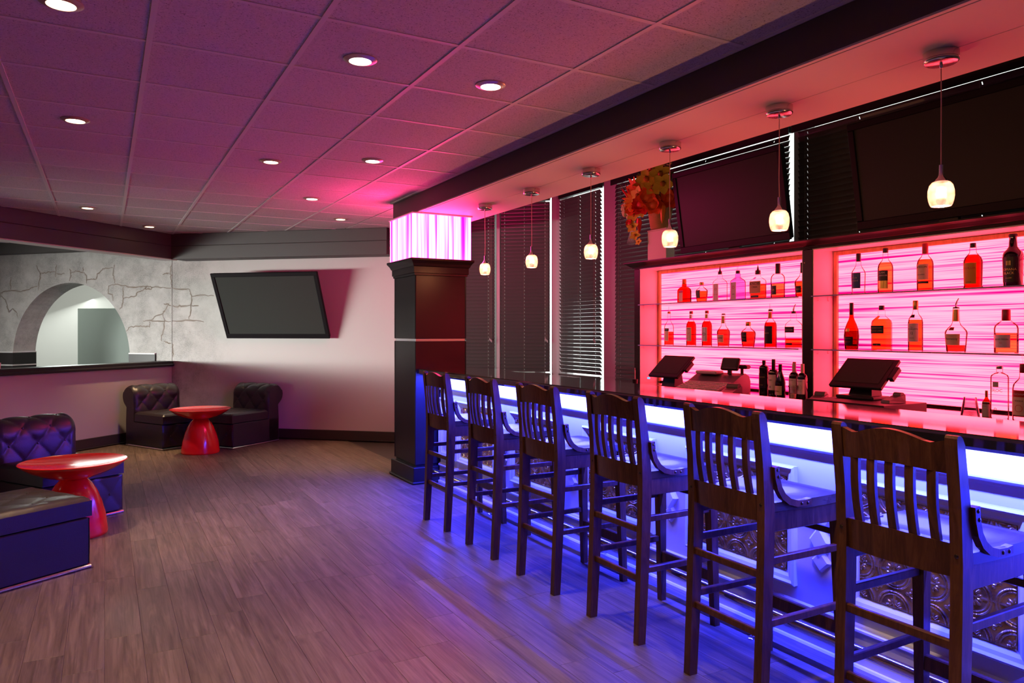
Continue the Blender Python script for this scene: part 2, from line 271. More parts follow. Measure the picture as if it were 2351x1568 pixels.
# ------------------------------------------------------------------ mesh helpers
class G:
    def __init__(s): s.v = []; s.f = []
    def add(s, vs, fs):
        n = len(s.v); s.v += [tuple(v) for v in vs]; s.f += [tuple(i + n for i in f) for f in fs]; return s
    def box(s, x0, x1, y0, y1, z0, z1, b=0.0):
        if x0 > x1: x0, x1 = x1, x0
        if y0 > y1: y0, y1 = y1, y0
        if z0 > z1: z0, z1 = z1, z0
        if b <= 0:
            return s.add([(x0,y0,z0),(x1,y0,z0),(x1,y1,z0),(x0,y1,z0),(x0,y0,z1),(x1,y0,z1),(x1,y1,z1),(x0,y1,z1)],
                         [(0,3,2,1),(4,5,6,7),(0,1,5,4),(1,2,6,5),(2,3,7,6),(3,0,4,7)])
        b = min(b, (x1-x0)*0.49, (y1-y0)*0.49, (z1-z0)*0.49)
        X = (x0, x1); Y = (y0, y1); Z = (z0, z1); vs = []; idx = {}
        for i in (0, 1):
            for j in (0, 1):
                for k in (0, 1):
                    a = (X[i], Y[j], Z[k]); d = (b*(1-2*i), b*(1-2*j), b*(1-2*k))
                    for q in range(3):
                        p = [a[0]+d[0], a[1]+d[1], a[2]+d[2]]; p[q] = a[q]
                        idx[i, j, k, q] = len(vs); vs.append(tuple(p))
        fs = []
        for q in range(3):
            for e in (0, 1):
                c = []
                for (u, t) in ((0,0),(1,0),(1,1),(0,1)):
                    key = [0, 0, 0]; key[q] = e; o = [r for r in range(3) if r != q]; key[o[0]] = u; key[o[1]] = t
                    c.append(idx[tuple(key) + (q,)])
                fs.append(tuple(c) if (e == 1) == (q != 1) else tuple(reversed(c)))
        for q in range(3):
            o = [r for r in range(3) if r != q]
            for u in (0, 1):
                for t in (0, 1):
                    k0 = [0]*3; k1 = [0]*3; k0[q] = 0; k1[q] = 1
                    for kk in (k0, k1): kk[o[0]] = u; kk[o[1]] = t
                    fs.append((idx[tuple(k0)+(o[0],)], idx[tuple(k1)+(o[0],)], idx[tuple(k1)+(o[1],)], idx[tuple(k0)+(o[1],)]))
        for i in (0, 1):
            for j in (0, 1):
                for k in (0, 1): fs.append((idx[i,j,k,0], idx[i,j,k,1], idx[i,j,k,2]))
        return s.add(vs, fs)
    def tube(s, pts, r, n=10, cap=True):
        pts = [Vector(p) for p in pts]; rs = r if isinstance(r, (list, tuple)) else [r] * len(pts)
        vs = []; fs = []; up = None
        for i, p in enumerate(pts):
            d = (pts[min(i+1, len(pts)-1)] - pts[max(i-1, 0)]).normalized()
            if up is None:
                up = Vector((0, 0, 1)) if abs(d.z) < 0.9 else Vector((1, 0, 0))
            a = d.cross(up).normalized(); bb = a.cross(d).normalized(); up = bb
            for k in range(n):
                t = 2*PI*k/n; vs.append(p + a*math.cos(t)*rs[i] + bb*math.sin(t)*rs[i])
        for i in range(len(pts)-1):
            for k in range(n):
                fs.append((i*n+k, i*n+(k+1) % n, (i+1)*n+(k+1) % n, (i+1)*n+k))
        if cap: fs += [tuple(reversed(range(n))), tuple((len(pts)-1)*n+k for k in range(n))]
        return s.add(vs, fs)
    def lathe(s, prof, n=24, c=(0, 0, 0), p=2.0, sx=1.0, sy=1.0):
        vs = []; fs = []
        for (r, z) in prof:
            for k in range(n):
                t = 2*PI*(k+0.5)/n; cs, sn = math.cos(t), math.sin(t)
                q = 1.0 if p == 2.0 else (abs(cs)**p + abs(sn)**p) ** (-1.0/p)
                vs.append((c[0]+r*q*cs*sx, c[1]+r*q*sn*sy, c[2]+z))
        m = len(prof)
        for i in range(m-1):
            for k in range(n): fs.append((i*n+k, i*n+(k+1) % n, (i+1)*n+(k+1) % n, (i+1)*n+k))
        loop = prof[0] == prof[-1]
        if prof[0][0] > 1e-5 and not loop: fs.append(tuple(reversed(range(n))))
        if prof[-1][0] > 1e-5 and not loop: fs.append(tuple((m-1)*n+k for k in range(n)))
        return s.add(vs, fs)
    def extrude(s, poly, d):
        n = len(poly); d = Vector(d); a = [Vector(p) for p in poly]
        return s.add(a + [p + d for p in a], [tuple(reversed(range(n))), tuple(range(n, 2*n))] + [(i, (i+1) % n, n+(i+1) % n, n+i) for i in range(n)])
    def grid(s, fn, nu, nv, closed_u=False):
        vs = [fn(i/nu, j/nv) for j in range(nv+1) for i in range(nu+1)]
        fs = [(j*(nu+1)+i, j*(nu+1)+i+1, (j+1)*(nu+1)+i+1, (j+1)*(nu+1)+i) for j in range(nv) for i in range(nu)]
        return s.add(vs, fs)
    def ball(s, c, r, n=8, m=6, sx=1, sy=1, sz=1):
        prof = [(max(1e-6, math.sin(PI*i/m)), -math.cos(PI*i/m)) for i in range(m+1)]
        k = len(s.v); s.lathe([(a*r, b*r) for a, b in prof], n)
        for i in range(k, len(s.v)):
            x, y, z = s.v[i]; s.v[i] = (c[0]+x*sx, c[1]+y*sy, c[2]+z*sz)
        return s
    def xf(s, mat):
        s.v = [tuple(mat @ Vector(v)) for v in s.v]; return s
def mesh(name, g, mat, smooth=False):
    me = bpy.data.meshes.new(name); me.from_pydata(g.v, [], g.f); me.materials.append(M[mat] if isinstance(mat, str) else mat)
    if smooth:
        me.shade_smooth(); me.set_sharp_from_angle(angle=0.7)
    me.update(); return me
def obj(name, g, mat, parent=None, smooth=False, loc=None, rot=None):
    me = g if isinstance(g, bpy.types.Mesh) else mesh(name, g, mat, smooth)
    o = bpy.data.objects.new(name, me); COL.objects.link(o)
    if parent: o.parent = parent
    if loc: o.location = loc
    if rot: o.rotation_euler = rot
    return o
def tag(o, label, cat, group=None, kind=None):
    o['label'] = label; o['category'] = cat
    if group: o['group'] = group
    if kind: o['kind'] = kind
    return o
def thing(name, label, cat, loc=(0, 0, 0), rz=0.0, group=None, kind=None):
    o = bpy.data.objects.new(name, None); COL.objects.link(o); o.location = loc; o.rotation_euler = (0, 0, rz); o.empty_display_size = 0.1
    return tag(o, label, cat, group, kind)
def copy_tree(o, parent=None):
    c = o.copy(); COL.objects.link(c)
    if parent: c.parent = parent
    for ch in list(o.children): copy_tree(ch, c)
    return c
def struct(name, g, mat, label, parent=None, smooth=False, loc=None, rot=None):
    o = obj(name, g, mat, parent, smooth, loc, rot)
    o['kind'] = 'structure'; o['label'] = label
    return o
_tc = {}
def text_geo(body, size):
    """lettering as flat polygons in the (x, z) plane, centred"""
    if body not in _tc:
        cu = bpy.data.curves.new('lettering', 'FONT'); cu.body = body; cu.size = 1.0; cu.align_x = 'CENTER'; cu.resolution_u = 2
        o = bpy.data.objects.new('lettering', cu); COL.objects.link(o)
        dg = bpy.context.evaluated_depsgraph_get(); me = bpy.data.meshes.new_from_object(o.evaluated_get(dg))
        _tc[body] = ([tuple(v.co) for v in me.vertices], [tuple(p.vertices) for p in me.polygons])
        bpy.data.objects.remove(o); bpy.data.meshes.remove(me)
    v, f = _tc[body]
    return [(a*size, b*size) for a, b, c in v], f

# ------------------------------------------------------------------ the room
P0 = Vector((3.20, 8.91, 0)); U = Vector((-0.7547, 0.6561, 0)); RU = math.atan2(U.y, U.x)       # back wall (television), runs left
C0 = Vector((0.80, 10.99, 0)); UL = Vector((-0.742, -0.670, 0)); RL = math.atan2(UL.y, UL.x)     # half wall with the ledge
UA = Vector((-0.695, 0.719, 0)); RA = math.atan2(UA.y, UA.x)                                     # arch wall beyond it
CEIL = 2.6708

# floor: slab and laid planks
floor = struct('floor', G().box(-8, 4.95, -2.6, 17.5, -0.12, -0.006), 'base_vinyl', 'grey-brown wood plank floor of the lounge')
PWID = 0.152
cand = []
i0 = int(math.floor(-2.4 / PWID)); i1 = int(math.ceil(2.72 / PWID))
for i in range(i0, i1):
    x0 = i * PWID; x1 = min(x0 + PWID, 2.73)
    y = 0.2 + random.random() * 1.1
    while y < 11.6:
        L = random.choice((0.92, 1.05, 1.22)); cx, cy = (x0 + x1) / 2, y + L / 2
        if cx * 0.6561 + cy * 0.7547 < 9.1 and cx * 0.67 - cy * 0.742 > -7.75 and cx + 0.6 * cy > -0.9:
            d = cx * 0.4833 + cy * 0.8754; r = cx * 0.8754 - cy * 0.4833
            vis = abs(r / max(d, 0.1)) < 0.80 and d > 2.4
            cand.append(((0 if vis else 1), d, x0, x1, y, y + L))
        y += L
cand.sort()
rest = G(); pm = {}
for n, (h, d, x0, x1, y0, y1) in enumerate(cand):
    if n < 300:
        key = (round(x1 - x0, 4), round(y1 - y0, 3))
        if key not in pm: pm[key] = mesh('plank', G().box(-key[0]/2 + 0.0004, key[0]/2 - 0.0004, -key[1]/2 + 0.0005, key[1]/2 - 0.0005, -0.006, 0, 0.0007), 'floor_wood')
        obj('plank', pm[key], None, floor, loc=((x0+x1)/2, (y0+y1)/2, 0))
    else:
        rest.box(x0 + 0.0005, x1 - 0.0005, y0 + 0.0006, y1 - 0.0006, -0.006, 0)
o = obj('planks_beyond', rest, 'floor_wood', floor); o['kind'] = 'stuff'

# ceiling: slab, lay-in tiles, tees
ceil = struct('ceiling', G().box(-8, 3.21, -2.6, 17.5, 2.70, 2.85), 'wall_paint', 'suspended ceiling of square speckled tiles in a metal grid')
T = 0.6096; GX = 0.1716; GY = 3.604
tile_me = mesh('ceiling_tile', G().box(-0.2985, 0.2985, -0.2985, 0.2985, 0.004, 0.016, 0.002), 'ceiling_tile')
def in_room(x, y):
    if x * 0.6561 + y * 0.7547 > 9.0 and x > -0.2: return False
    if x > 2.55 and y < 7.25: return False
    if x > 3.15: return False
    if x < -4.0 or y < -0.9: return False
    return (x + 3.9) * 0.3 + y < 13.6
for i in range(-7, 6):
    for j in range(-8, 17):
        x, y = GX + (i + 0.5) * T, GY + (j + 0.5) * T
        if in_room(x, y): obj('ceiling_tile', tile_me, None, ceil, loc=(x, y, CEIL))
for i in range(-7, 6):
    x = GX + i * T
    if x < 2.5: obj('main_runner', G().box(x - 0.012, x + 0.012, -1.0, 13.5, CEIL, CEIL + 0.03), 'tee_metal', ceil)
ct_me = mesh('cross_tee', G().box(-T/2 + 0.0125, T/2 - 0.0125, -0.012, 0.012, 0.0006, 0.03), 'tee_metal')
for i in range(-7, 5):
    for j in range(-7, 17):
        x, y = GX + (i + 0.5) * T, GY + j * T
        if in_room(x, y): obj('cross_tee', ct_me, None, ceil, loc=(x, y, CEIL))
struct('ceiling_upper', G().box(3.21, 4.95, -2.6, 9.5, 3.2, 3.35), 'matte_black', 'dark raised ceiling over the window side of the bar')

# soffit over the bar
sof = struct('trim_1', G().box(2.533, 3.21, -1.5, 6.99, 2.51, 2.70), 'bulkhead_paint', 'long dark soffit hanging over the bar')
obj('fascia_board', G().box(2.515, 2.533, -1.5, 7.0, 2.507, 2.669, 0.002), 'bulkhead_paint', sof)
obj('fascia_end_board', G().box(2.515, 3.21, 6.991, 7.004, 2.507, 2.669, 0.002), 'bulkhead_paint', sof)
obj('back_drop', G().box(3.195, 3.21, -1.5, 9.3, 2.511, 3.2), 'matte_black', sof)
for a, b in ((2.515, 2.538), (2.544, 2.885), (2.8875, 3.209)):
    obj('soffit_board', G().box(a, b, -1.5, 6.99, 2.498, 2.507, 0.0012), 'soffit_white', sof)
obj('wall_angle', G().box(2.49, 2.5155, -1.5, 7.02, CEIL - 0.001, CEIL + 0.02), 'tee_metal', sof)
obj('wall_angle_end', G().box(2.49, 3.21, 7.004, 7.026, CEIL - 0.001, CEIL + 0.02), 'tee_metal', sof)

# back wall: solid part, window openings, bulkhead, baseboard
wb = struct('wall_back', G().box(-0.45, 3.178, -0.18, 0, 0, 3.2), 'tv_wall_paint', 'pale wall that carries the television above two lounge chairs', loc=P0, rot=(0, 0, RU))
obj('sill_wall', G().box(-2.10, -0.45, -0.18, 0, 0, 0.85), 'wall_paint', wb)
obj('head_wall', G().box(-2.10, -0.45, -0.18, 0, 3.06, 3.2), 'wall_paint', wb)
tr = struct('trim_2', G().box(-0.05, 2.96, 0.001, 0.325, 2.35, 2.68), 'bulkhead_paint', 'dark two-board bulkhead along the top of the television wall', loc=P0, rot=(0, 0, RU))
obj('bulkhead_board', G().box(-0.05, 2.95, 0.325, 0.343, 2.342, 2.512, 0.003), 'bulkhead_paint', tr)
obj('bulkhead_board', G().box(-0.05, 2.95, 0.325, 0.339, 2.517, 2.669, 0.003), 'bulkhead_paint', tr)
o = struct('baseboard_back', G().box(-0.4, 3.16, 0.0, 0.016, 0, 0.132, 0.004), 'base_vinyl', 'dark baseboard along the television wall', loc=P0, rot=(0, 0, RU))
obj('shoe_moulding', G().box(-0.4, 3.16, 0.016, 0.032, 0, 0.02, 0.005), 'dark_wood', o)

# half wall with ledge and its bulkhead
wl = struct('wall_left', G().box(0.0, 7.5, -0.14, 0, 0, 0.94), 'wall_paint', 'low half wall behind the lounge chairs', loc=C0, rot=(0, 0, RL))
led = struct('trim_3', G().box(0.0, 7.5, -0.22, 0.035, 0.952, 1.004, 0.008), 'column_black', 'black wooden ledge capping the half wall', loc=C0, rot=(0, 0, RL))
obj('ledge_moulding', G().box(0.0, 7.5, 0.0, 0.05, 0.934, 0.968, 0.01), 'column_black', led)
o = struct('baseboard_left', G().box(0.02, 7.5, 0.0, 0.014, 0, 0.132, 0.004), 'base_vinyl', 'dark baseboard along the half wall', loc=C0, rot=(0, 0, RL))
obj('shoe_moulding', G().box(0.02, 7.5, 0.014, 0.03, 0, 0.02, 0.005), 'dark_wood', o)
tr = struct('trim_4', G().box(0.2, 7.5, 0.09, 0.265, 2.352, 2.68), 'bulkhead_paint', 'dark two-board bulkhead hanging above the half wall', loc=C0, rot=(0, 0, RL))
obj('bulkhead_board', G().box(0.28, 7.5, 0.265, 0.283, 2.35, 2.512, 0.003), 'bulkhead_paint', tr)
obj('bulkhead_board', G().box(0.28, 7.5, 0.265, 0.279, 2.517, 2.669, 0.003), 'bulkhead_paint', tr)
obj('bulkhead_soffit', G().box(0.2, 7.5, 0.07, 0.283, 2.338, 2.350, 0.002), 'soffit_white', tr)

# arch wall
def arch_wall():
    s0, rr, zs, HT, TH = 1.775, 1.067, 1.03, CEIL + 0.02, 0.36
    N = 40; g = G()
    pts = [(s0 + rr * math.cos(PI - PI * i / N), zs + rr * math.sin(PI * i / N)) for i in range(N + 1)]
    for y, flip in ((0.0, False), (-TH, True)):
        for i in range(N):
            (a, za), (b, zb) = pts[i], pts[i + 1]
            q = [(a, y, za), (a, y, HT), (b, y, HT), (b, y, zb)]
            g.add(q if not flip else list(reversed(q)), [(0, 1, 2, 3)])
        for (x0, x1) in ((0.0, s0 - rr), (s0 + rr, 5.2)):
            q = [(x0, y, 0), (x0, y, HT), (x1, y, HT), (x1, y, 0)]
            g.add(q if not flip else list(reversed(q)), [(0, 1, 2, 3)])
    full = [(s0 - rr, 0)] + pts + [(s0 + rr, 0)]
    for i in range(len(full) - 1):
        (a, za), (b, zb) = full[i], full[i + 1]
        g.add([(a, 0, za), (b, 0, zb), (b, -TH, zb), (a, -TH, za)], [(0, 1, 2, 3)])
    return g
wa = struct('wall_far_left', arch_wall(), 'stone_wall', 'wall painted with cracked stone around a round arch opening', loc=C0, rot=(0, 0, RA))
for (a, b, nm) in ((0.265, 0.709, 'trim_5'), (2.842, 5.2, 'trim_6')):
    o = struct(nm, G().box(a, b, 0.001, 0.02, 0, 1.09), 'column_black', 'glossy black wainscot with white strips to the %s of the arch' % ('right' if a < 1 else 'left'), loc=C0, rot=(0, 0, RA))
    for z in (1.09, 0.90): obj('white_strip', G().box(a, b, 0.001, 0.026, z, z + 0.018, 0.002), 'column_white', o)
    if a > 1:
        obj('jamb_panel', G().box(2.822, 2.841, -0.36, 0.02, 0, 1.09), 'column_black', o)
        for z in (1.09, 0.90): obj('white_strip', G().box(2.816, 2.841, -0.36, 0.026, z, z + 0.018, 0.002), 'column_white', o)
o = struct('trim_7', G().box(-0.2, 5.2, 0.05, 0.22, 2.52, 2.70), 'bulkhead_paint', 'grey bulkhead along the top of the arch wall', loc=C0, rot=(0, 0, RA))
# cracks painted by hand on the arch wall and round the corner (s along the wall, z)
CRACK_A = [[(2.4,2.36),(2.36,2.29),(2.32,2.25),(2.32,2.18),(2.35,2.1),(2.36,2.0)],[(2.32,2.24),(2.22,2.25),(2.13,2.26),(2.04,2.26)],[(2.02,2.36),(2.03,2.27),(2.03,2.18)],[(2.02,2.24),(1.95,2.22),(1.87,2.23)],[(1.78,2.3),(1.75,2.25),(1.76,2.18),(1.78,2.12)],[(1.75,2.24),(1.67,2.26),(1.58,2.25),(1.5,2.23)],[(1.53,2.31),(1.53,2.25)],[(1.5,2.23),(1.47,2.19),(1.47,2.08)],[(1.47,2.13),(1.38,2.14),(1.29,2.14),(1.28,2.21),(1.24,2.23),(1.18,2.28),(1.09,2.29),(1.0,2.29)],[(0.98,2.33),(1.0,2.21),(0.98,2.14),(0.96,2.06)],[(1.08,2.04),(0.96,2.06),(0.82,2.04),(0.65,2.01),(0.46,2.02),(0.41,2.02),(0.31,2.01),(0.15,2.0),(0.01,1.99)],[(1.08,2.04),(1.08,1.93),(1.01,1.92),(1.0,1.83)],[(0.82,2.03),(0.83,1.94),(0.82,1.86),(0.84,1.75),(0.89,1.71)],[(0.82,1.86),(0.76,1.87),(0.6,1.89),(0.59,1.93),(0.48,1.97),(0.41,2.02)],[(0.41,2.02),(0.45,1.99),(0.36,1.98),(0.31,2.01)],[(0.01,2.3),(0.02,2.21),(0.01,2.12),(0.01,2.0)],[(0.15,2.18),(0.09,2.19),(0.02,2.19)],[(0.14,1.78),(0.06,1.77),(0.01,1.75)],[(0.06,1.77),(0.11,1.7),(0.15,1.65),(0.29,1.6),(0.34,1.56)],[(0.49,1.54),(0.36,1.55),(0.2,1.54),(0.01,1.54)],[(0.15,1.65),(0.12,1.55),(0.13,1.44),(0.17,1.34),(0.17,1.27)],[(0.77,1.4),(0.71,1.46),(0.58,1.48),(0.46,1.47),(0.37,1.47),(0.36,1.54)],[(0.13,1.27),(0.06,1.25),(0.01,1.24)],[(3.08,1.91),(3.08,1.97),(2.99,1.99),(2.88,2.01),(2.69,1.99),(2.54,2.01),(2.47,2.05),(2.37,2.06)],[(2.88,2.01),(2.89,2.11),(2.88,2.2)],[(3.08,1.93),(2.99,1.87),(2.95,1.77),(2.92,1.69),(2.85,1.73),(2.77,1.69),(2.75,1.6)]]
CRACK_B = [[(3.17,1.99),(2.98,1.97),(2.91,1.97)],[(2.91,1.97),(2.88,1.89),(2.88,1.77),(2.89,1.66),(2.92,1.57)],[(3.17,1.75),(3.13,1.74),(3.0,1.75),(2.88,1.75)],[(3.17,1.54),(2.9,1.56),(2.69,1.53)],[(3.17,1.24),(3.16,1.14),(3.16,1.06)],[(2.88,1.88),(2.73,1.89),(2.54,1.88)],[(2.88,1.75),(2.77,1.75)]]
plain('crack_paint', (0.20, 0.15, 0.115), 0.8, bump=(60, 0.3)); plain('crack_shade', (0.40, 0.355, 0.33), 0.8)
def crack(line, par):
    rc = random.Random(int(line[0][0] * 1000 + line[-1][1] * 77)); pts = []
    for i in range(len(line) - 1):
        (a, za), (b, zb) = line[i], line[i + 1]
        for k in range(4):
            f = k / 4; pts.append((a + (b-a)*f + rc.uniform(-.008, .008), za + (zb-za)*f + rc.uniform(-.008, .008)))
    pts.append(line[-1]); n = len(pts)
    for (wd, y, mt, nm) in ((0.016, 0.0008, 'crack_shade', 'crack_shading'), (0.0055, 0.0014, 'crack_paint', 'painted_crack')):
        vs = []; fs = []
        for i, (x, z) in enumerate(pts):
            x2, z2 = pts[min(i+1, n-1)]; x1, z1 = pts[max(i-1, 0)]; dx, dz = x2-x1, z2-z1; l = math.hypot(dx, dz) or 1
            h = wd * (0.35 + 0.65 * math.sin(PI * (0.08 + 0.86 * i / (n-1)))) * rc.uniform(0.5, 1.15)
            vs += [(x - dz/l*h, y, z + dx/l*h), (x + dz/l*h, y, z - dx/l*h)]
        for i in range(n - 1): fs.append((2*i, 2*i+1, 2*i+3, 2*i+2))
        obj(nm, G().add(vs, fs), mt, par)
for line in CRACK_A: crack(line, wa)
for line in CRACK_B: crack(line, wb)
# room seen through the arch
struct('wall_archway_room', G().box(-3.0, 6.5, -4.4, -4.25, 0, 2.75), 'mint_wall', 'bright white wall seen through the arch', loc=C0, rot=(0, 0, RA))
struct('wall_archway_partition', G().box(0, 1.9, -0.5, 0, 0, 1.78, 0.006), 'mint_wall_grey', 'grey-green partition seen through the right of the arch', loc=(-0.08, 14.44, 0), rot=(0, 0, R(-38)))

# window wall on the right with mullions
WX = 4.80
wr = struct('wall_right', G().box(WX, 4.97, -2.6, 7.62, 0, 0.85), 'wall_paint', 'window wall behind the bar')
obj('head_wall', G().box(WX, 4.97, -2.6, 7.62, 3.06, 3.2), 'matte_black', wr)
obj('pier', G().box(WX - 0.01, 4.97, 6.36, 6.60, 0.85, 3.06, 0.004), 'frame_grey', wr)
obj('pier', G().box(WX, 4.97, -2.6, 1.60, 0.85, 3.06), 'wall_paint', wr)
obj('pier', G().box(WX - 0.005, 4.97, 3.995, 4.055, 0.85, 3.06, 0.004), 'frame_grey', wr)
obj('corner_post', G().box(WX - 0.03, 4.97, 7.46, 7.62, 0.85, 3.06, 0.004), 'frame_grey', wr)
struct('wall_front', G().box(-8.2, 4.97, -2.75, -2.6, 0, 3.35), 'wall_paint', 'wall behind the photographer')
struct('wall_side', G().box(-8.2, -8.0, -2.6, 17.5, 0, 3.35), 'wall_paint', 'outer wall of the side area')
struct('wall_end', G().box(-8.2, 4.97, 17.5, 17.7, 0, 3.35), 'wall_paint', 'outer wall beyond the archway room')
struct('wall_end_right', G().box(4.6, 4.75, 7.75, 17.5, 0, 3.35), 'wall_paint', 'outer wall beyond the television wall')

# windows: frame and pane in each opening
def window(n, loc, rot, x0, x1, depth):
    wdw = thing('window_%d' % n, 'window %s' % ('in the angled wall behind the column' if n < 3 else 'in the wall behind the bar'), 'window', loc, rot, kind='structure')
    del wdw['category']
    z0, z1 = 0.85, 3.06
    for a, b, c, d in ((x0, x0 + 0.008, z0, z1), (x1 - 0.008, x1, z0, z1), (x0 + 0.03, x1 - 0.03, z0, z0 + 0.04), (x0 + 0.03, x1 - 0.03, z1 - 0.04, z1)):
        obj('window_frame', G().box(a, b, -depth - 0.05, -depth, c, d, 0.003), 'frame_grey', wdw)
    obj('pane', G().box(x0 + 0.03, x1 - 0.03, -depth - 0.028, -depth - 0.022, z0 + 0.04, z1 - 0.04), 'window_glass', wdw)
RW = PI / 2     # local x = +Y, local y = -X (towards the room)
window(1, P0, RU, -1.345, -0.45, 0.06); window(2, P0, RU, -2.03, -1.39, 0.06)
window(3, (WX, 0, 0), RW, 6.60, 7.46, 0.06); window(4, (WX, 0, 0), RW, 4.055, 6.36, 0.06); window(5, (WX, 0, 0), RW, 1.60, 3.995, 0.06)
obj('mullion', G().box(-1.39, -1.345, -0.14, 0.012, 0.85, 3.06, 0.004), 'frame_grey', wb)
obj('mullion_corner', G().box(-2.10, -2.03, -0.14, 0.012, 0.85, 3.06, 0.004), 'frame_grey', wb)

# venetian blinds
def slat_mesh(L, holes, tilt):
    """one slat, length L along x, with cord slots at the given x; closed angle 'tilt'"""
    W2, TH = 0.025, 0.0028; hw, hd = 0.0035, 0.009
    xs = [-L/2] + [v for h in holes for v in (h - hw, h + hw)] + [L/2]
    ys = [-W2, -hd, hd, W2]
    g = G(); idx = {}
    for k, z in enumerate((0, TH)):
        for i, x in enumerate(xs):
            for j, y in enumerate(ys):
                crown = 0.003 * (1 - (y / W2) ** 2)
                idx[k, i, j] = len(g.v); g.v.append((x, y, z + crown))
    hole = {(2*h + 1, 1) for h in range(len(holes))}
    for i in range(len(xs) - 1):
        for j in range(3):
            if (i, j) in hole: continue
            g.f.append((idx[1,i,j], idx[1,i+1,j], idx[1,i+1,j+1], idx[1,i,j+1])); g.f.append((idx[0,i,j+1], idx[0,i+1,j+1], idx[0,i+1,j], idx[0,i,j]))
    for j0 in (0, 3):
        for i in range(len(xs) - 1): g.f.append((idx[0,i,j0], idx[0,i+1,j0], idx[1,i+1,j0], idx[1,i,j0]))
    return g.xf(Matrix.Rotation(tilt, 4, 'X'))
def blind(loc, rot, x0, x1, ztop, zbot, cords, label, tilt=R(66), wand=None, valance=True):
    t = thing('venetian_blind', label, 'blind', loc, rot, 'venetian blinds on the bar windows')
    L = x1 - x0; cxm = (x0 + x1) / 2
    me = mesh('slat', slat_mesh(L, [c - cxm for c in cords], tilt), 'slat_dark')
    z = ztop - 0.09; n = 0
    while z > zbot + 0.03:
        obj('slat', me, None, t, loc=(cxm, 0.035, z)); z -= 0.0435
    obj('bottom_rail', G().box(x0, x1, 0.012, 0.058, zbot, zbot + 0.022, 0.004), 'slat_dark', t)
    obj('head_rail', G().box(x0, x1, 0.008, 0.062, ztop - 0.05, ztop, 0.003), 'matte_black', t)
    if valance: obj('valance', G().box(x0 - 0.03, x1 + 0.03, 0.075, 0.087, ztop - 0.075, ztop + 0.01, 0.002), 'matte_black', t)
    for c in cords: obj('ladder_cord', G().tube([(c, 0.062, zbot + 0.01), (c, 0.062, ztop - 0.05)], 0.0009, 5), 'cord', t)
    if wand is not None:
        for k, dx in enumerate((0, 0.012, 0.026)):
            obj('lift_cord', G().tube([(wand + dx, 0.072, ztop - 0.06), (wand + dx, 0.074, 1.30 + 0.012*k)], 0.0012, 5), 'cord', t)
            obj('cord_tassel', G().lathe([(0.002, 0.03), (0.005, 0.02), (0.006, 0.0)], 8, (wand + dx, 0.074, 1.27 + 0.012*k)), 'light_plastic', t)
    return t
blind(P0, RU, -1.327, -0.48, 3.03, 0.88, (-1.25, -0.96, -0.56), 'dark venetian blind just right of the black column', wand=-1.30, valance=False)
blind(P0, RU, -2.012, -1.407, 3.03, 0.88, (-1.955, -1.70, -1.455), 'dark venetian blind between two grey window frames behind the second pendant', wand=-1.99, valance=False)
blind((WX, 0, 0), RW, 6.616, 7.446, 3.03, 0.88, (6.72, 7.02, 7.36), 'narrow greyish venetian blind seen at a sharp angle in the window corner', tilt=R(52), wand=6.67, valance=False)
blind((WX, 0, 0), RW, 4.069, 6.344, 3.03, 0.90, (4.22, 5.0, 5.7, 6.26), 'wide venetian blind behind the flowers and the smaller television', tilt=R(-67))
blind((WX, 0, 0), RW, 1.62, 3.980, 3.03, 0.90, (1.8, 2.6, 3.45, 3.9), 'wide dark venetian blind behind the right-hand television')

# ------------------------------------------------------------------ column and its light box
col = thing('column', 'square black column with a white band at the end of the bar', 'column', (2.76, 6.65, 0))
obj('shaft', G().box(-0.255, 0.255, -0.275, 0.275, 0.17, 1.311, 0.004), 'column_black', col)
obj('shaft', G().box(-0.255, 0.255, -0.275, 0.275, 1.334, 1.93, 0.004), 'column_black', col)
obj('white_band', G().box(-0.248, 0.248, -0.268, 0.268, 1.308, 1.337), 'column_white', col)
obj('core', G().box(-0.245, 0.245, -0.262, 0.262, 0.0, 2.05), 'column_black', col)
for sx in (-1, 1):
    for sy in (-1, 1):
        obj('corner_bead', G().tube([(sx*0.253, sy*0.273, 0.172), (sx*0.253, sy*0.273, 1.31)], 0.007, 8), 'column_black', col)
        obj('corner_bead', G().tube([(sx*0.253, sy*0.273, 1.335), (sx*0.253, sy*0.273, 1.925)], 0.007, 8), 'column_black', col)
obj('base_block', G().box(-0.285, 0.285, -0.305, 0.305, 0, 0.152, 0.006), 'column_black', col)
obj('base_shoe', G().box(-0.302, 0.302, -0.322, 0.322, 0, 0.022, 0.008), 'column_black', col)
def ringprof(prof, hx, hy):
    """moulding swept round a rectangle: prof = [(outset, z)]"""
    g = G(); n = len(prof); vs = []
    for (o_, z) in prof: vs += [(-hx-o_, -hy-o_, z), (hx+o_, -hy-o_, z), (hx+o_, hy+o_, z), (-hx-o_, hy+o_, z)]
    fs = [(i*4+k, i*4+(k+1) % 4, (i+1)*4+(k+1) % 4, (i+1)*4+k) for i in range(n-1) for k in range(4)]
    fs += [(3, 2, 1, 0), tuple((n-1)*4+k for k in range(4))]
    return g.add(vs, fs)
obj('capital', ringprof([(0.0, 1.918), (0.012, 1.922), (0.014, 1.94), (0.022, 1.944), (0.022, 2.0), (0.03, 2.006), (0.04, 2.03), (0.055, 2.05), (0.062, 2.058), (0.062, 2.076)], 0.255, 0.275), 'column_black', col)
lb = thing('column_light_box', 'square glowing pink light box with vertical streaks on top of the column', 'light box', (2.76, 6.65, 2.077))
for (a, b, c, d) in ((-0.292, 0.292, -0.312, -0.306), (-0.292, 0.292, 0.306, 0.312), (-0.292, -0.286, -0.306, 0.306), (0.286, 0.292, -0.306, 0.306)):
    obj('light_panel', G().box(a, b, c, d, 0.0, 0.406), 'column_light_panel', lb)
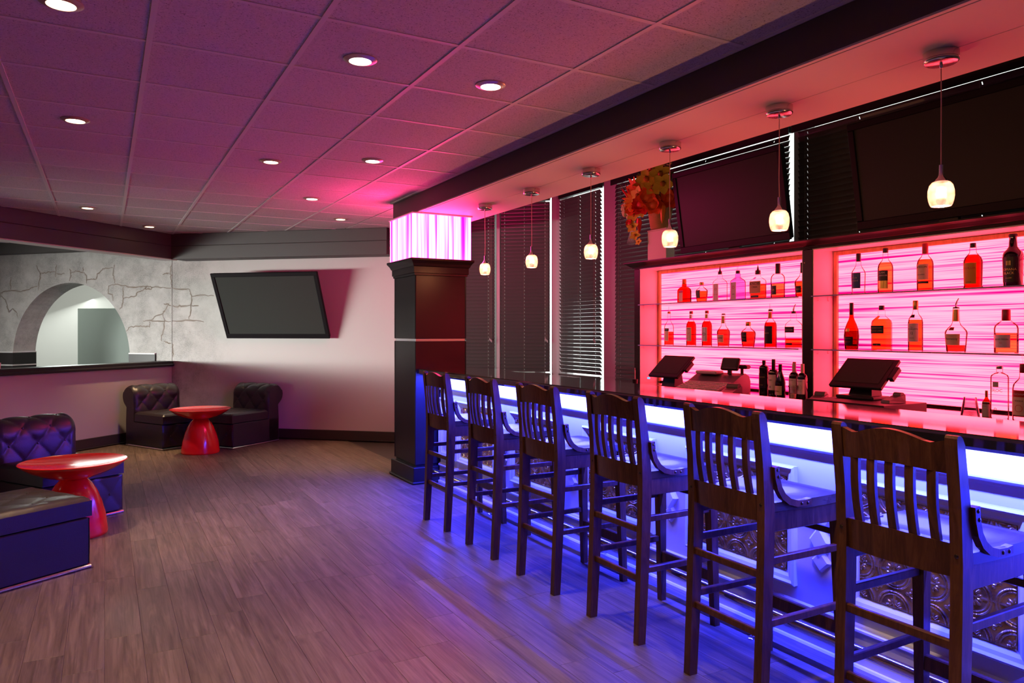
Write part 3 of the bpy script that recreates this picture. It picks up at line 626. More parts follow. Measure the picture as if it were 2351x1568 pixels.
obj('top_trim', G().box(-0.305, 0.305, -0.325, 0.325, 0.407, 0.4205, 0.003), 'soffit_white', lb)

# ------------------------------------------------------------------ bar: top, front, foot rail
BY0, BY1 = 0.2, 6.35
def counter():
    g = G(); x0, x1, zt, zb = 2.51, 3.06, 1.06, 1.007
    rc = 0.05; prof = []
    outline = [(x1, BY0), (x1, BY1)] + [(x0 + rc - rc*math.sin(PI/2*i/6), BY1 - rc + rc*math.cos(PI/2*i/6)) for i in range(7)] + [(x0, BY0)]
    lay = [(0.012, zb), (0.0, zb + 0.012), (0.0, zt - 0.012), (0.004, zt - 0.004), (0.012, zt)]
    n = len(outline); cx, cy = (x0 + x1)/2, (BY0 + BY1)/2; vs = []
    for ins, z in lay:
        for (x, y) in outline: vs.append((x + (ins if x < cx else -ins), y + (ins if y < cy else -ins), z))
    fs = [tuple(range(n)), tuple(reversed(range((len(lay)-1)*n, len(lay)*n)))]
    for i in range(len(lay)-1):
        for k in range(n): fs.append((i*n+k, (i+1)*n+k, (i+1)*n+(k+1) % n, i*n+(k+1) % n))
    return g.add(vs, fs)
tag(obj('countertop', counter(), 'counter_black'), 'long glossy dark bar top mirroring the pink back bar', 'bar top')
bar = thing('bar', 'white bar front lit blue, with bronze tin panels', 'bar', (0, 0, 0))
obj('core', G().box(2.752, 2.93, BY0, BY1 - 0.01, 0, 1.006), 'column_black', bar)
obj('face_panel', G().box(2.74, 2.752, BY0, BY1 - 0.01, 0, 1.006), 'white_paint', bar)
plain('lit_acrylic', (0.8, 0.8, 0.85), 0.3, emis=(0.75, 0.80, 1.0), es=1.6)
obj('light_band', G().box(2.737, 2.7405, BY0, BY1 - 0.012, 0.8965, 1.004), 'lit_acrylic', bar)
def strip(name, prof, mat='white_paint'):
    poly = [(x, BY0, z) for x, z in prof]; return obj(name, G().extrude(poly, (0, BY1 - 0.012 - BY0, 0)), mat, bar)
strip('cornice', [(2.74, 0.858), (2.725, 0.862), (2.722, 0.872), (2.705, 0.878), (2.70, 0.886), (2.70, 0.893), (2.74, 0.896)])
strip('base_board', [(2.74, 0.0), (2.729, 0.0), (2.729, 0.156), (2.74, 0.156)])
strip('base_cap', [(2.74, 0.156), (2.727, 0.156), (2.716, 0.164), (2.716, 0.172), (2.722, 0.178), (2.726, 0.186), (2.74, 0.190)])
strip('base_shoe', [(2.73, 0.0), (2.712, 0.0), (2.712, 0.016), (2.718, 0.024), (2.73, 0.026)])
# picture-frame panels holding embossed tin
def tin_tile():
    n = 60; S_ = 0.15
    def h(u, v):
        U_, V_ = abs(u), abs(v)
        z = 0.55 * math.exp(-((U_ - 1) / 0.05) ** 2) + 0.55 * math.exp(-((V_ - 1) / 0.05) ** 2)
        r = math.hypot(1 - U_, 1 - V_)
        z = max(z, 1.0 * math.exp(-((r - 0.90) / 0.045) ** 2), 0.8 * math.exp(-((r - 0.77) / 0.042) ** 2))
        du, dv = 1 - U_, 1 - V_
        a = (du + dv) / 1.4142; b = (du - dv) / 1.4142
        for (ca, cb, ra, rb, rot) in ((0.36, 0.0, 0.17, 0.08, 0), (0.30, 0.16, 0.13, 0.06, 0.7), (0.30, -0.16, 0.13, 0.06, -0.7)):
            c, s = math.cos(rot), math.sin(rot); x, y = (a - ca), (b - cb); x, y = x*c + y*s, -x*s + y*c
            q = (x/ra)**2 + (y/rb)**2
            if q < 1: z = max(z, 1.1 * math.sqrt(1 - q) * (0.55 + 0.45 * min(1, abs(y) / rb * 3)))
        q = math.hypot(u, v)
        z = max(z, 0.9 * math.exp(-((q - 0.15) / 0.04) ** 2), 0.8 * math.exp(-(q / 0.06) ** 2))
        for k in range(4):
            x, y = 0.27 * math.cos(k * PI/2), 0.27 * math.sin(k * PI/2); q = math.hypot(u - x, v - y) / 0.09
            if q < 1: z = max(z, 0.9 * math.sqrt(1 - q * q))
        if min(U_, V_) > 0.9: z = max(z, 1.2 * math.exp(-(math.hypot(1 - U_, 1 - V_) / 0.07) ** 2))
        return z
    g = G(); g.grid(lambda a, b: (-0.005 * h(2*a - 1, 2*b - 1), (0.5 - a) * S_, (b - 0.5) * 0.1427), n, n)
    k = len(g.v); g.add([(0.003, 0.075, -0.07135), (0.003, -0.075, -0.07135), (0.003, -0.075, 0.07135), (0.003, 0.075, 0.07135)], [(0, 1, 2, 3)])
    return g
tin_me = mesh('tin_tile', tin_tile(), 'tin_bronze', smooth=True)
FZ0, FZ1 = 0.253, 0.791
panels = [1.32 + 0.975 * k for k in range(5)]
fw = 0.055
fprof = [(0.0, 0.0), (0.0, -0.024), (0.010, -0.030), (0.020, -0.022), (0.034, -0.018), (0.046, -0.008), (fw, -0.004), (fw, 0.0)]
def frame_bar(p0, p1, q0, q1):
    """mitred moulding: p0-p1 outer edge, q0-q1 inner edge (y, z)"""
    g = G(); n = len(fprof); vs = []
    for (o_, i_) in ((p0, q0), (p1, q1)):
        for (t, x) in fprof:
            s = t / fw; vs.append((2.74 + x, o_[0] + (i_[0]-o_[0])*s, o_[1] + (i_[1]-o_[1])*s))
    return g.add(vs, [(k, (k+1) % n, n + (k+1) % n, n + k) for k in range(n)] + [tuple(range(n)), tuple(reversed(range(n, 2*n)))])
def frame(y0, y1, z0, z1):
    A = [(y0, z0), (y1, z0), (y1, z1), (y0, z1)]; B = [(y0+fw, z0+fw), (y1-fw, z0+fw), (y1-fw, z1-fw), (y0+fw, z1-fw)]
    for k in range(4): obj('panel_frame', frame_bar(A[k], A[(k+1) % 4], B[k], B[(k+1) % 4]), 'white_paint', bar)
def diamond(y, z, hy, hz, t, t2):
    g = G(); b = 0.74
    ring = lambda s, x: [(x, y - hy*s, z), (x, y, z - hz*s), (x, y + hy*s, z), (x, y, z + hz*s)]
    vs = ring(1, 2.74) + ring(0.96, 2.74 - t) + ring(b, 2.74 - t2)
    g.add(vs, [(i*4+k, i*4+(k+1) % 4, (i+1)*4+(k+1) % 4, (i+1)*4+k) for i in range(2) for k in range(4)] + [(8, 9, 10, 11)])
    obj('diamond_block', g, 'white_paint', bar)
for y0 in panels:
    y1 = y0 + 0.712; frame(y0, y1, FZ0, FZ1)
    for a in range(4):
        for b in range(3):
            obj('tin_tile', tin_me, None, bar, loc=(2.7345, y0 + fw + 0.001 + 0.15 * (a + 0.5), FZ0 + fw + 0.1427 * (b + 0.5)))
    yc = y1 + 0.1315
    if yc < 6.0:
        diamond(yc, 0.60, 0.075, 0.10, 0.012, 0.020); diamond(yc, 0.49, 0.055, 0.075, 0.020, 0.030); diamond(yc, 0.40, 0.05, 0.05, 0.010, 0.018)
diamond(6.13, 0.60, 0.06, 0.10, 0.012, 0.020); diamond(6.13, 0.49, 0.05, 0.075, 0.020, 0.030)
frame(5.96, 6.33, FZ0, FZ1)
# blue light strip under the bar top
led_o = thing('led_strip', 'blue light strip fixed under the overhanging bar top', 'light strip', (2.62, 3.27, 1.0))
obj('channel', G().box(-0.009, 0.009, -3.05, 3.05, 0.002, 0.007), 'brushed_metal', led_o)
for k in range(4):
    a = area('led_segment', (0, -2.25 + 1.5 * k, 0.001), (0, 0, 0), 0.012, 1.5, 120, (0.022, 0.030, 1.0)); a.parent = led_o

rail = thing('foot_rail', 'brass foot rail running along the bottom of the bar', 'foot rail', (2.620, 0, 0))
obj('tube', G().tube([(0, BY0, 0.137), (0, BY1 - 0.06, 0.137)], 0.022, 14), 'brass', rail, smooth=True)
for y in (1.11, 2.42, 3.73, 5.04):
    obj('bracket', G().tube([(0.0, y, 0.116), (0.004, y, 0.08), (-0.002, y, 0.05), (-0.02, y, 0.02), (-0.03, y, 0.006)], 0.006, 8), 'chrome', rail, smooth=True)
    obj('bracket_brace', G().tube([(0.0, y, 0.062), (0.05, y, 0.04), (0.112, y, 0.03)], 0.005, 8), 'chrome', rail, smooth=True)
    obj('bracket_foot', G().lathe([(0.021, 0), (0.021, 0.004), (0.012, 0.010)], 14, (-0.032, y, 0)), 'chrome', rail, smooth=True)
    obj('rail_collar', G().tube([(0, y - 0.02, 0.137), (0, y + 0.02, 0.137)], 0.026, 14), 'chrome', rail, smooth=True)

# ------------------------------------------------------------------ bar stools
def stool():
    t = thing('bar_stool', 'stool', 'stool', (0, 0, 0), 0, 'wooden bar stools along the bar')
    W_ = 0.018
    def post(y):
        sp = [(-0.228, 0.0, 0.020), (-0.212, 0.30, 0.023), (-0.200, 0.60, 0.026), (-0.198, 0.74, 0.026), (-0.208, 0.90, 0.023), (-0.232, 1.08, 0.019), (-0.238, 1.10, 0.014), (-0.241, 1.108, 0.006)]
        g = G(); vs = []
        for (x, z, h) in sp: vs += [(x - h, y - W_, z), (x + h, y - W_, z), (x + h, y + W_, z), (x - h, y + W_, z)]
        n = len(sp)
        return g.add(vs, [(i*4+k, i*4+(k+1) % 4, (i+1)*4+(k+1) % 4, (i+1)*4+k) for i in range(n-1) for k in range(4)] + [(3, 2, 1, 0), tuple((n-1)*4+k for k in range(4))])
    for s in (-1, 1):
        obj('rear_leg', post(s * 0.185), 'stool_wood', t)
        g = G(); vs = []
        for (x, y, z, h) in ((0.222, s*0.192, 0, 0.016), (0.200, s*0.180, 0.73, 0.023)): vs += [(x-h, y-h, z), (x+h, y-h, z), (x+h, y+h, z), (x-h, y+h, z)]
        obj('front_leg', g.add(vs, [(0, 1, 5, 4), (1, 2, 6, 5), (2, 3, 7, 6), (3, 0, 4, 7), (3, 2, 1, 0), (4, 5, 6, 7)]), 'stool_wood', t)
        for z, x0 in ((0.555, -0.19), (0.325, -0.20)):
            obj('side_stretcher', G().box(x0, 0.20, s*0.186 - 0.010, s*0.186 + 0.010, z - 0.014, z + 0.014, 0.003), 'stool_wood', t)
        obj('side_apron', G().box(-0.18, 0.19, s*0.183 - 0.011, s*0.183 + 0.011, 0.66, 0.735, 0.003), 'stool_wood', t)
        # bent brace from post to seat
        path = [(-0.176, 0.905), (-0.172, 0.865), (-0.160, 0.825), (-0.138, 0.793), (-0.105, 0.770), (-0.065, 0.759), (-0.02, 0.757), (0.01, 0.760)]
        g = G(); vs = []; yy = s * 0.206
        for i, (x, z) in enumerate(path):
            x2, z2 = path[min(i+1, len(path)-1)]; x1, z1 = path[max(i-1, 0)]; dx, dz = x2-x1, z2-z1; l = math.hypot(dx, dz); nx, nz = -dz/l*0.012, dx/l*0.012
            vs += [(x-nx, yy-0.011, z-nz), (x+nx, yy-0.011, z+nz), (x+nx, yy+0.011, z+nz), (x-nx, yy+0.011, z-nz)]
        n = len(path)
        br = obj('seat_brace', g.add(vs, [(i*4+k, i*4+(k+1) % 4, (i+1)*4+(k+1) % 4, (i+1)*4+k) for i in range(n-1) for k in range(4)] + [(3, 2, 1, 0), tuple((n-1)*4+k for k in range(4))]), 'stool_wood', t)
        for (x, z) in ((-0.173, 0.893), (-0.168, 0.868), (-0.045, 0.758), (-0.012, 0.757)):
            obj('bolt', G().ball((x, yy + s*0.011, z), 0.0065, 8, 5, sy=0.7), 'bolt_metal', br)
        obj('bolt', G().ball((-0.224, s*0.185, 0.765), 0.007, 8, 5, sx=0.6), 'bolt_metal', t)
    for z in (0.505, 0.285): obj('rear_stretcher', G().box(-0.222, -0.204, -0.17, 0.17, z - 0.014, z + 0.014, 0.003), 'stool_wood', t)
    obj('front_stretcher', G().box(0.195, 0.212, -0.168, 0.168, 0.595, 0.620, 0.003), 'stool_wood', t)
    obj('foot_stretcher', G().box(0.200, 0.224, -0.174, 0.174, 0.205, 0.262, 0.004), 'stool_wood', t)
    obj('front_apron', G().box(0.185, 0.207, -0.165, 0.165, 0.66, 0.735, 0.003), 'stool_wood', t)
    bow = lambda y: -0.022 * (1 - (y / 0.17) ** 2)
    def rail_(z0f, z1f, xz, th, name):
        g = G(); n = 16; vs = []
        for i in range(n + 1):
            y = -0.169 + 0.338 * i / n; z0, z1 = z0f(y), z1f(y)
            for z in (z0, z1):
                x = xz(z) + bow(y); vs += [(x - th, y, z), (x + th, y, z)]
        fs = []
        for i in range(n):
            a, b = i*4, i*4+4
            fs += [(a, b, b+2, a+2), (a+1, a+3, b+3, b+1), (a+2, b+2, b+3, a+3), (a, a+1, b+1, b)]
        fs += [(0, 2, 3, 1), (n*4, n*4+1, n*4+3, n*4+2)]
        obj(name, g.add(vs, fs), 'stool_wood', t)
    xz = lambda z: -0.198 - max(0, (z - 0.74)) * 0.10
    rail_(lambda y: 0.996 + 0.010 * math.cos(y / 0.17 * PI / 2), lambda y: 1.082 + 0.026 * max(0, math.cos(y / 0.115 * PI / 2) if abs(y) < 0.115 else 0) + 0.012 * max(0, abs(y) - 0.13) / 0.04, xz, 0.011, 'crest_rail')
    rail_(lambda y: 0.700, lambda y: 0.796 + 0.006 * math.cos(y / 0.17 * PI / 2), xz, 0.012, 'lower_rail')
    for k in range(5):
        yk = (-2 + k) * 0.062; g = G(); vs = []; n = 6
        for i in range(n + 1):
            z = 0.785 + 0.235 * i / n; x = xz(z) + bow(yk) - 0.010 * math.sin(PI * i / n)
            vs += [(x - 0.007, yk - 0.0135, z), (x + 0.007, yk - 0.0135, z), (x + 0.007, yk + 0.0135, z), (x - 0.007, yk + 0.0135, z)]
        obj('back_slat', g.add(vs, [(i*4+q, i*4+(q+1) % 4, (i+1)*4+(q+1) % 4, (i+1)*4+q) for i in range(n) for q in range(4)] + [(3, 2, 1, 0), tuple(n*4+q for q in range(4))]), 'stool_wood', t)
    def seat_top(a, b):
        x = -0.185 + 0.415 * a; wy = 0.198 + 0.010 * math.sin(PI * a); y = -wy + 2 * wy * b
        dip = 0.014 * math.sin(PI * min(1, a * 1.15)) ** 2 * (1 - 0.75 * math.exp(-((b - 0.5) / 0.10) ** 2) * max(0, a - 0.35) * 1.5) * math.sin(PI * b) ** 0.7
        edge = 0.008 * (max(0, a - 0.9) / 0.1) ** 2
        return (x, y, 0.770 - dip - edge)
    g = G(); g.grid(seat_top, 18, 18); n0 = len(g.v); g.grid(lambda a, b: (seat_top(a, b)[0], seat_top(a, b)[1], 0.736), 18, 18)
    rim = [i for i in range(19)] + [i*19 + 18 for i in range(1, 19)] + [18*19 + i for i in range(17, -1, -1)] + [i*19 for i in range(17, 0, -1)]
    g.f += [(rim[i], n0 + rim[i], n0 + rim[(i+1) % len(rim)], rim[(i+1) % len(rim)]) for i in range(len(rim))]
    obj('seat', g, 'seat_wood', t, smooth=True)
    return t
st = stool()
SY = [4.94, 4.21, 3.52, 2.81, 2.11, 1.405]
SL = ['dark wooden bar stool nearest the black column', 'dark wooden bar stool second from the black column', 'dark wooden bar stool third from the black column',
      'dark wooden bar stool fourth from the black column', 'dark wooden bar stool fifth from the column, second nearest the viewer', 'dark wooden bar stool closest to the viewer, cut off at the bottom']
for k in range(6):
    o = st if k == 0 else copy_tree(st)
    o.location = (2.330, SY[k], 0); o.rotation_euler = (0, 0, R((0.6, -0.5, 0.4, 0.0, -0.4, 0.3)[k])); o['label'] = SL[k]

# ------------------------------------------------------------------ tufted lounge chairs
def puff(u, v, a, b, amp):
    s1 = abs(math.sin(PI * (u / a + v / (2 * b)))); s2 = abs(math.sin(PI * (u / a - v / (2 * b))))
    return amp * (max(0.0, s1 * s2)) ** 0.24
def lounge(seat_only=False):
    t = thing('lounge_chair', 'chair', 'chair', (0, 0, 0), 0, 'black tufted lounge chairs')
    HW = 0.305; XF = 0.365
    obj('base', G().box(-0.40, XF - 0.006, -HW, HW, 0.022, 0.298, 0.006), 'leather', t)
    g = G(); g.grid(lambda a, b: (XF - 0.006 + puff((a - 0.5) * 2 * HW, b * 0.27 - 0.135, 0.20, 0.135, 0.012) * (0 if a in (0, 1) or b in (0, 1) else 1), -HW + 2*HW*a, 0.024 + 0.272*b), 44, 26)
    fp = obj('front_panel', g, 'leather', t, smooth=True)
    for (u, v) in ((-0.2, 0), (0, 0), (0.2, 0), (-0.1, 0.135), (0.1, 0.135), (-0.1, -0.135), (0.1, -0.135)):
        if abs(v) < 0.12: obj('button', G().ball((XF + 0.001, u, 0.159 + v), 0.010, 8, 6, sx=0.5), 'leather', fp)
    obj('base_trim', G().box(-0.405, XF + 0.008, -HW - 0.008, HW + 0.008, 0.0, 0.020, 0.006), 'chrome', t)
    # seat cushion
    X0 = -0.215
    def top(a, b):
        x = X0 + (XF + 0.01 - X0) * a; y = -HW + 2*HW*b
        ed = min(a, 1 - a, b, 1 - b); rnd = 0.0 if ed > 0.06 else -0.022 * (1 - ed / 0.06) ** 2
        return (x, y, 0.418 + puff(y, x - 0.09, 0.21, 0.14, 0.010) * min(1, ed / 0.10) + rnd)
    g = G(); g.grid(top, 40, 40); N1 = 41; n0 = len(g.v)
    rim = [i for i in range(41)] + [i*41 + 40 for i in range(1, 41)] + [40*41 + i for i in range(39, -1, -1)] + [i*41 for i in range(39, 0, -1)]
    low = [(g.v[i][0], g.v[i][1], 0.306) for i in rim]; g.v += low; m = len(rim)
    g.f += [(rim[i], n0 + i, n0 + (i+1) % m, rim[(i+1) % m]) for i in range(m)]; g.f.append(tuple(n0 + i for i in range(m)))
    cu = obj('seat_cushion', g, 'leather', t, smooth=True)
    for i in range(-2, 3):
        for j in range(-2, 3):
            if (i + j) % 2 == 0:
                y, x = i * 0.105, 0.09 + j * 0.14
                if abs(y) < HW - 0.05 and X0 + 0.08 < x < XF - 0.05: obj('button', G().ball((x, y, 0.419), 0.010, 8, 6, sz=0.5), 'leather', cu)
    for yb in (-0.105, 0.105): obj('button', G().ball((XF + 0.009, yb, 0.362), 0.010, 8, 6, sx=0.5), 'leather', cu)
    # back with outward roll
    prof = [(-0.225, 0.30), (-0.225, 0.40), (-0.228, 0.48), (-0.232, 0.54)]
    cxr, czr, rr = -0.355, 0.600, 0.124
    for i in range(0, 17):
        a = R(-12 + i * 15); prof.append((cxr + rr*math.cos(a), czr + rr*math.sin(a)))
    prof += [(-0.395, 0.47), (-0.405, 0.30), (-0.405, 0.024), (-0.225, 0.024)]
    L = [0.0]
    for i in range(1, len(prof)): L.append(L[-1] + math.hypot(prof[i][0]-prof[i-1][0], prof[i][1]-prof[i-1][1]))
    Ltuft = L[15]; fine = []
    def at(l):
        for i in range(1, len(prof)):
            if l <= L[i] + 1e-9:
                f = (l - L[i-1]) / max(1e-9, L[i]-L[i-1]); p = (prof[i-1][0]+(prof[i][0]-prof[i-1][0])*f, prof[i-1][1]+(prof[i][1]-prof[i-1][1])*f)
                d = (prof[i][0]-prof[i-1][0], prof[i][1]-prof[i-1][1]); q = math.hypot(*d); return p, (d[1]/q, -d[0]/q)
    NV = 104; NU = 64
    def back(a, b):
        l = L[-1] * 0.9999 * b; (x, z), (nx, nz) = at(l); y = -HW + 2*HW*a; dd = 0.0
        ed = min(a, 1 - a)
        if l < Ltuft: dd = puff(y, l - 0.235, 0.21, 0.125, 0.020) * min(1, ed / 0.08) * min(1, (Ltuft - l) / 0.05) - (0.010 * (1 - ed / 0.05) ** 2 if ed < 0.05 else 0)
        return (x + nx*dd, y, z + nz*dd)
    g = G(); g.grid(back, NU, NV)
    for e in (0, NU): g.f.append(tuple((j*(NU+1)+e) for j in (range(NV) if e else range(NV-1, -1, -1))))
    bk = obj('backrest', g, 'leather', t, smooth=True)
    for i in range(-2, 3):
        for j in range(-1, 3):
            if (i + j) % 2 == 0:
                l = 0.235 + j * 0.125
                if l < Ltuft - 0.03 and abs(i) * 0.105 < HW - 0.05:
                    (x, z), (nx, nz) = at(l); obj('button', G().ball((x + nx*0.002, i*0.105, z + nz*0.002), 0.011, 8, 6), 'leather', bk)
    return t
lc = lounge()
def corner_place(o, corner, f, side, label):
    """corner: floor point of the front corner; f: facing; side = +1 when the corner is the local +y one"""
    f = Vector((f[0], f[1], 0)).normalized(); rz = math.atan2(f.y, f.x); w_ = Vector((-f.y, f.x, 0))
    c = Vector((corner[0], corner[1], 0)) - f * 0.373 - w_ * (0.313 * side)
    o.location = c; o.rotation_euler = (0, 0, rz); o['label'] = label
corner_place(lc, (0.594, 9.58), (0.473, -0.881), -1, 'black tufted lounge chair in the corner, left of the farther red table')
c2 = copy_tree(lc); corner_place(c2, (1.335, 9.275), (-0.806, -0.592), 1, 'black tufted lounge chair under the wall television, right of the farther red table')
c3 = copy_tree(lc); corner_place(c3, (0.137, 6.4625), (0.546, -0.838), 1, 'black tufted lounge chair behind the nearer red table, its back at the left edge')
c4 = copy_tree(lc); corner_place(c4, (-0.062, 5.049), (0.843, 0.538), -1, 'black tufted lounge chair before the nearer red table, cut off by the left edge')

# ------------------------------------------------------------------ red pedestal tables
def red_table(loc, label):
    t = thing('side_table', label, 'table', loc, 0, 'glossy red side tables')
    obj('table_top', G().lathe([(0.0, 0.385), (0.06, 0.386), (0.10, 0.392), (0.18, 0.415), (0.26, 0.452), (0.305, 0.482), (0.328, 0.502), (0.331, 0.507), (0.327, 0.510), (0.315, 0.506), (0.25, 0.492), (0.15, 0.482), (0.0, 0.478)], 56), 'red_plastic', t, smooth=True)
    obj('pedestal', G().lathe([(0.0, 0.0), (0.205, 0.0), (0.209, 0.006), (0.209, 0.02), (0.205, 0.06), (0.193, 0.14), (0.172, 0.22), (0.142, 0.30), (0.110, 0.355), (0.085, 0.382), (0.075, 0.39)], 48), 'red_plastic', t, smooth=True)
    return t
red_table((0.975, 9.235, 0), 'glossy red pedestal table between the two chairs in the far corner')
red_table((-0.185, 5.92, 0), 'glossy red pedestal table at the left, nearer the viewer')

# ------------------------------------------------------------------ televisions
def tv(loc, rz, tilt, w_, h_, label, bz=0.045, arm=True):
    t = tag(bpy.data.objects.new('television', None), label, 'television', 'switched-off televisions'); COL.objects.link(t)
    t.location = loc; t.rotation_euler = (tilt, 0, rz)
    obj('casing', G().box(-w_/2 + 0.01, w_/2 - 0.01, 0.006, 0.05, 0.01, h_ - 0.01, 0.008), 'bezel_black', t)
    obj('rear_housing', G().box(-w_*0.3, w_*0.3, 0.05, 0.09, h_*0.15, h_*0.75, 0.01), 'matte_black', t)
    for (a, b, c, d) in ((-w_/2, w_/2, 0, bz*1.25), (-w_/2, w_/2, h_ - bz, h_), (-w_/2, -w_/2 + bz, bz*1.25, h_ - bz), (w_/2 - bz, w_/2, bz*1.25, h_ - bz)):
        obj('bezel', G().box(a, b, -0.012, 0.012, c, d, 0.004), 'bezel_black', t)
    obj('screen', G().box(-w_/2 + bz, w_/2 - bz, -0.002, 0.005, bz*1.25, h_ - bz), 'screen_black', t)
    if not arm: obj('stand_foot', G().box(-0.28, 0.28, -0.03, 0.12, -0.040, -0.030, 0.003), 'matte_black', t); obj('stand_neck', G().box(-0.06, 0.06, 0.02, 0.05, -0.032, 0.04, 0.003), 'matte_black', t)
    if arm: obj('mount_bracket', G().box(-0.2, 0.2, 0.09, 0.11, h_*0.1, h_*0.8, 0.004), 'matte_black', t)
    return t
tv((4.44, 4.365, 2.082), R(-90), R(9.0), 1.18, 0.70, 'large switched-off television tilted above the back bar beside the flowers', arm=False)
tv((4.44, 2.63, 2.082), R(-90), R(9.5), 1.18, 0.70, 'large switched-off television above the back bar, cut off by the right edge', arm=False)
ntv = Vector((-0.6561, -0.7547, 0))
p = P0 + U * 1.545 + ntv * 0.10; t3 = tv((p.x, p.y, 1.315), RU + PI, R(24.0), 1.465, 0.90, 'tilted switched-off television on the pale back wall', bz=0.05)
wm = thing('tv_wall_mount', 'black wall bracket behind the tilted television on the back wall', 'bracket', (P0 + U * 1.545) + Vector((0, 0, 1.75)), RU)
obj('wall_plate', G().box(-0.2, 0.2, 0.0, 0.02, -0.15, 0.15, 0.003), 'matte_black', wm); obj('arm', G().box(-0.05, 0.05, 0.02, 0.16, -0.04, 0.04, 0.004), 'matte_black', wm)

# ------------------------------------------------------------------ pendants over the bar
def pendant():
    t = thing('pendant_lamp', 'pendant', 'pendant lamp', (0, 0, 0), 0, 'glass pendant lamps over the bar')
    obj('canopy', G().lathe([(0.0, 2.4535), (0.056, 2.454), (0.060, 2.457), (0.0635, 2.462), (0.0635, 2.468), (0.061, 2.469), (0.0635, 2.470), (0.0635, 2.4975), (0.0, 2.4975)], 32), 'brushed_metal', t, smooth=True)
    obj('cord_grip', G().lathe([(0.003, 2.436), (0.006, 2.44), (0.006, 2.454)], 10), 'chrome', t, smooth=True)
    obj('cable', G().tube([(0, 0, 2.04), (0.002, 0.001, 2.15), (0.001, 0.0, 2.30), (0, 0, 2.44)], 0.0022, 7), 'cable_copper', t, smooth=True)
    obj('socket_cap', G().lathe([(0.026, 1.988), (0.0225, 1.996), (0.0135, 2.006), (0.0085, 2.016), (0.0075, 2.03), (0.0075, 2.055), (0.0, 2.056)], 18), 'chrome', t, smooth=True)
    sh = obj('glass_shade', G().lathe([(0.036, 1.893), (0.040, 1.900), (0.0445, 1.915), (0.0472, 1.935), (0.0465, 1.955), (0.0415, 1.975), (0.033, 1.986), (0.024, 1.991), (0.021, 1.991), (0.031, 1.983), (0.039, 1.973), (0.0435, 1.953), (0.0442, 1.935), (0.0415, 1.915), (0.037, 1.900), (0.033, 1.893), (0.036, 1.893)], 28), 'pendant_glass', t, smooth=True)
    obj('bulb', G().ball((0, 0, 1.915), 0.019, 12, 8), 'bulb_warm', t, smooth=True)
    l = bpy.data.lights.new('pendant_glow', 'POINT'); l.energy = 44; l.color = (1.0, 0.58, 0.32); l.shadow_soft_size = 0.02
    lo = bpy.data.objects.new('pendant_glow', l); COL.objects.link(lo); lo.parent = t; lo.location = (0, 0, 1.955)
    return t
pd = pendant()
PY = [1.726, 2.521, 3.316, 4.112, 4.904, 5.701]
PLAB = ['small glass pendant lamp nearest the viewer, in front of the cut-off television', 'small glass pendant lamp at the lower right corner of the smaller television', 'small glass pendant lamp in front of the flower arrangement',
        'small glass pendant lamp before the corner of the windows', 'small glass pendant lamp before the blind between two window frames', 'small glass pendant lamp nearest the pink light box']
for k in range(6):
    o = pd if k == 0 else copy_tree(pd)
    o.location = (2.88, PY[k], (0.0, 0.003, 0.0, 0.02, 0.028, 0.03)[k] * 0); o.rotation_euler = (0, 0, k * 1.1); o['label'] = PLAB[k]

# ------------------------------------------------------------------ recessed downlights
def downlight(x, y, label, warm, e):
    t = thing('downlight', label, 'downlight', (x, y, CEIL + 0.004), 0, 'recessed ceiling downlights')
    obj('trim_ring', G().lathe([(0.052, -0.012), (0.066, -0.010), (0.078, -0.004), (0.078, 0.0), (0.052, 0.0), (0.052, -0.012)], 36), 'lamp_trim', t, smooth=True)
    obj('lens', G().lathe([(0.0, -0.009), (0.040, -0.0085), (0.051, -0.006), (0.051, -0.001), (0.0, -0.001)], 32), 'lamp_lens_warm' if warm else 'lamp_lens', t, smooth=True)
    l = bpy.data.lights.new('downlight_beam', 'SPOT'); l.energy = e; l.color = (1.0, 0.66, 0.36) if warm else (1.0, 0.72, 0.52); l.spot_size = R(64 if warm else 72); l.spot_blend = 1.0; l.shadow_soft_size = 0.045
    lo = bpy.data.objects.new('downlight_beam', l); COL.objects.link(lo); lo.parent = t; lo.location = (0, 0, -0.02)
DL = [(-0.147, 3.347, 'downlight at the top left edge of the ceiling', True), (1.048, 3.368, 'left of the two bright downlights nearest the viewer', False), (1.747, 3.394, 'right of the two bright downlights nearest the viewer, by the soffit', False),
      (-0.153, 5.153, 'orange-rimmed downlight above the nearer red table', True), (1.089, 5.70, 'orange-rimmed downlight in the middle of the ceiling', True), (1.746, 5.307, 'white downlight in the middle row nearest the soffit', False),
      (1.735, 7.099, 'pale pink downlight third along the soffit', False), (2.334, 8.233, 'farthest downlight, beyond the end of the soffit', True), (-0.152, 8.735, 'orange downlight before the left bulkhead', True), (0.476, 9.93, 'orange downlight in the far ceiling corner', True)]
for x, y, lab, wm_ in DL: downlight(x, y, lab, wm_, 180 if wm_ else 85)

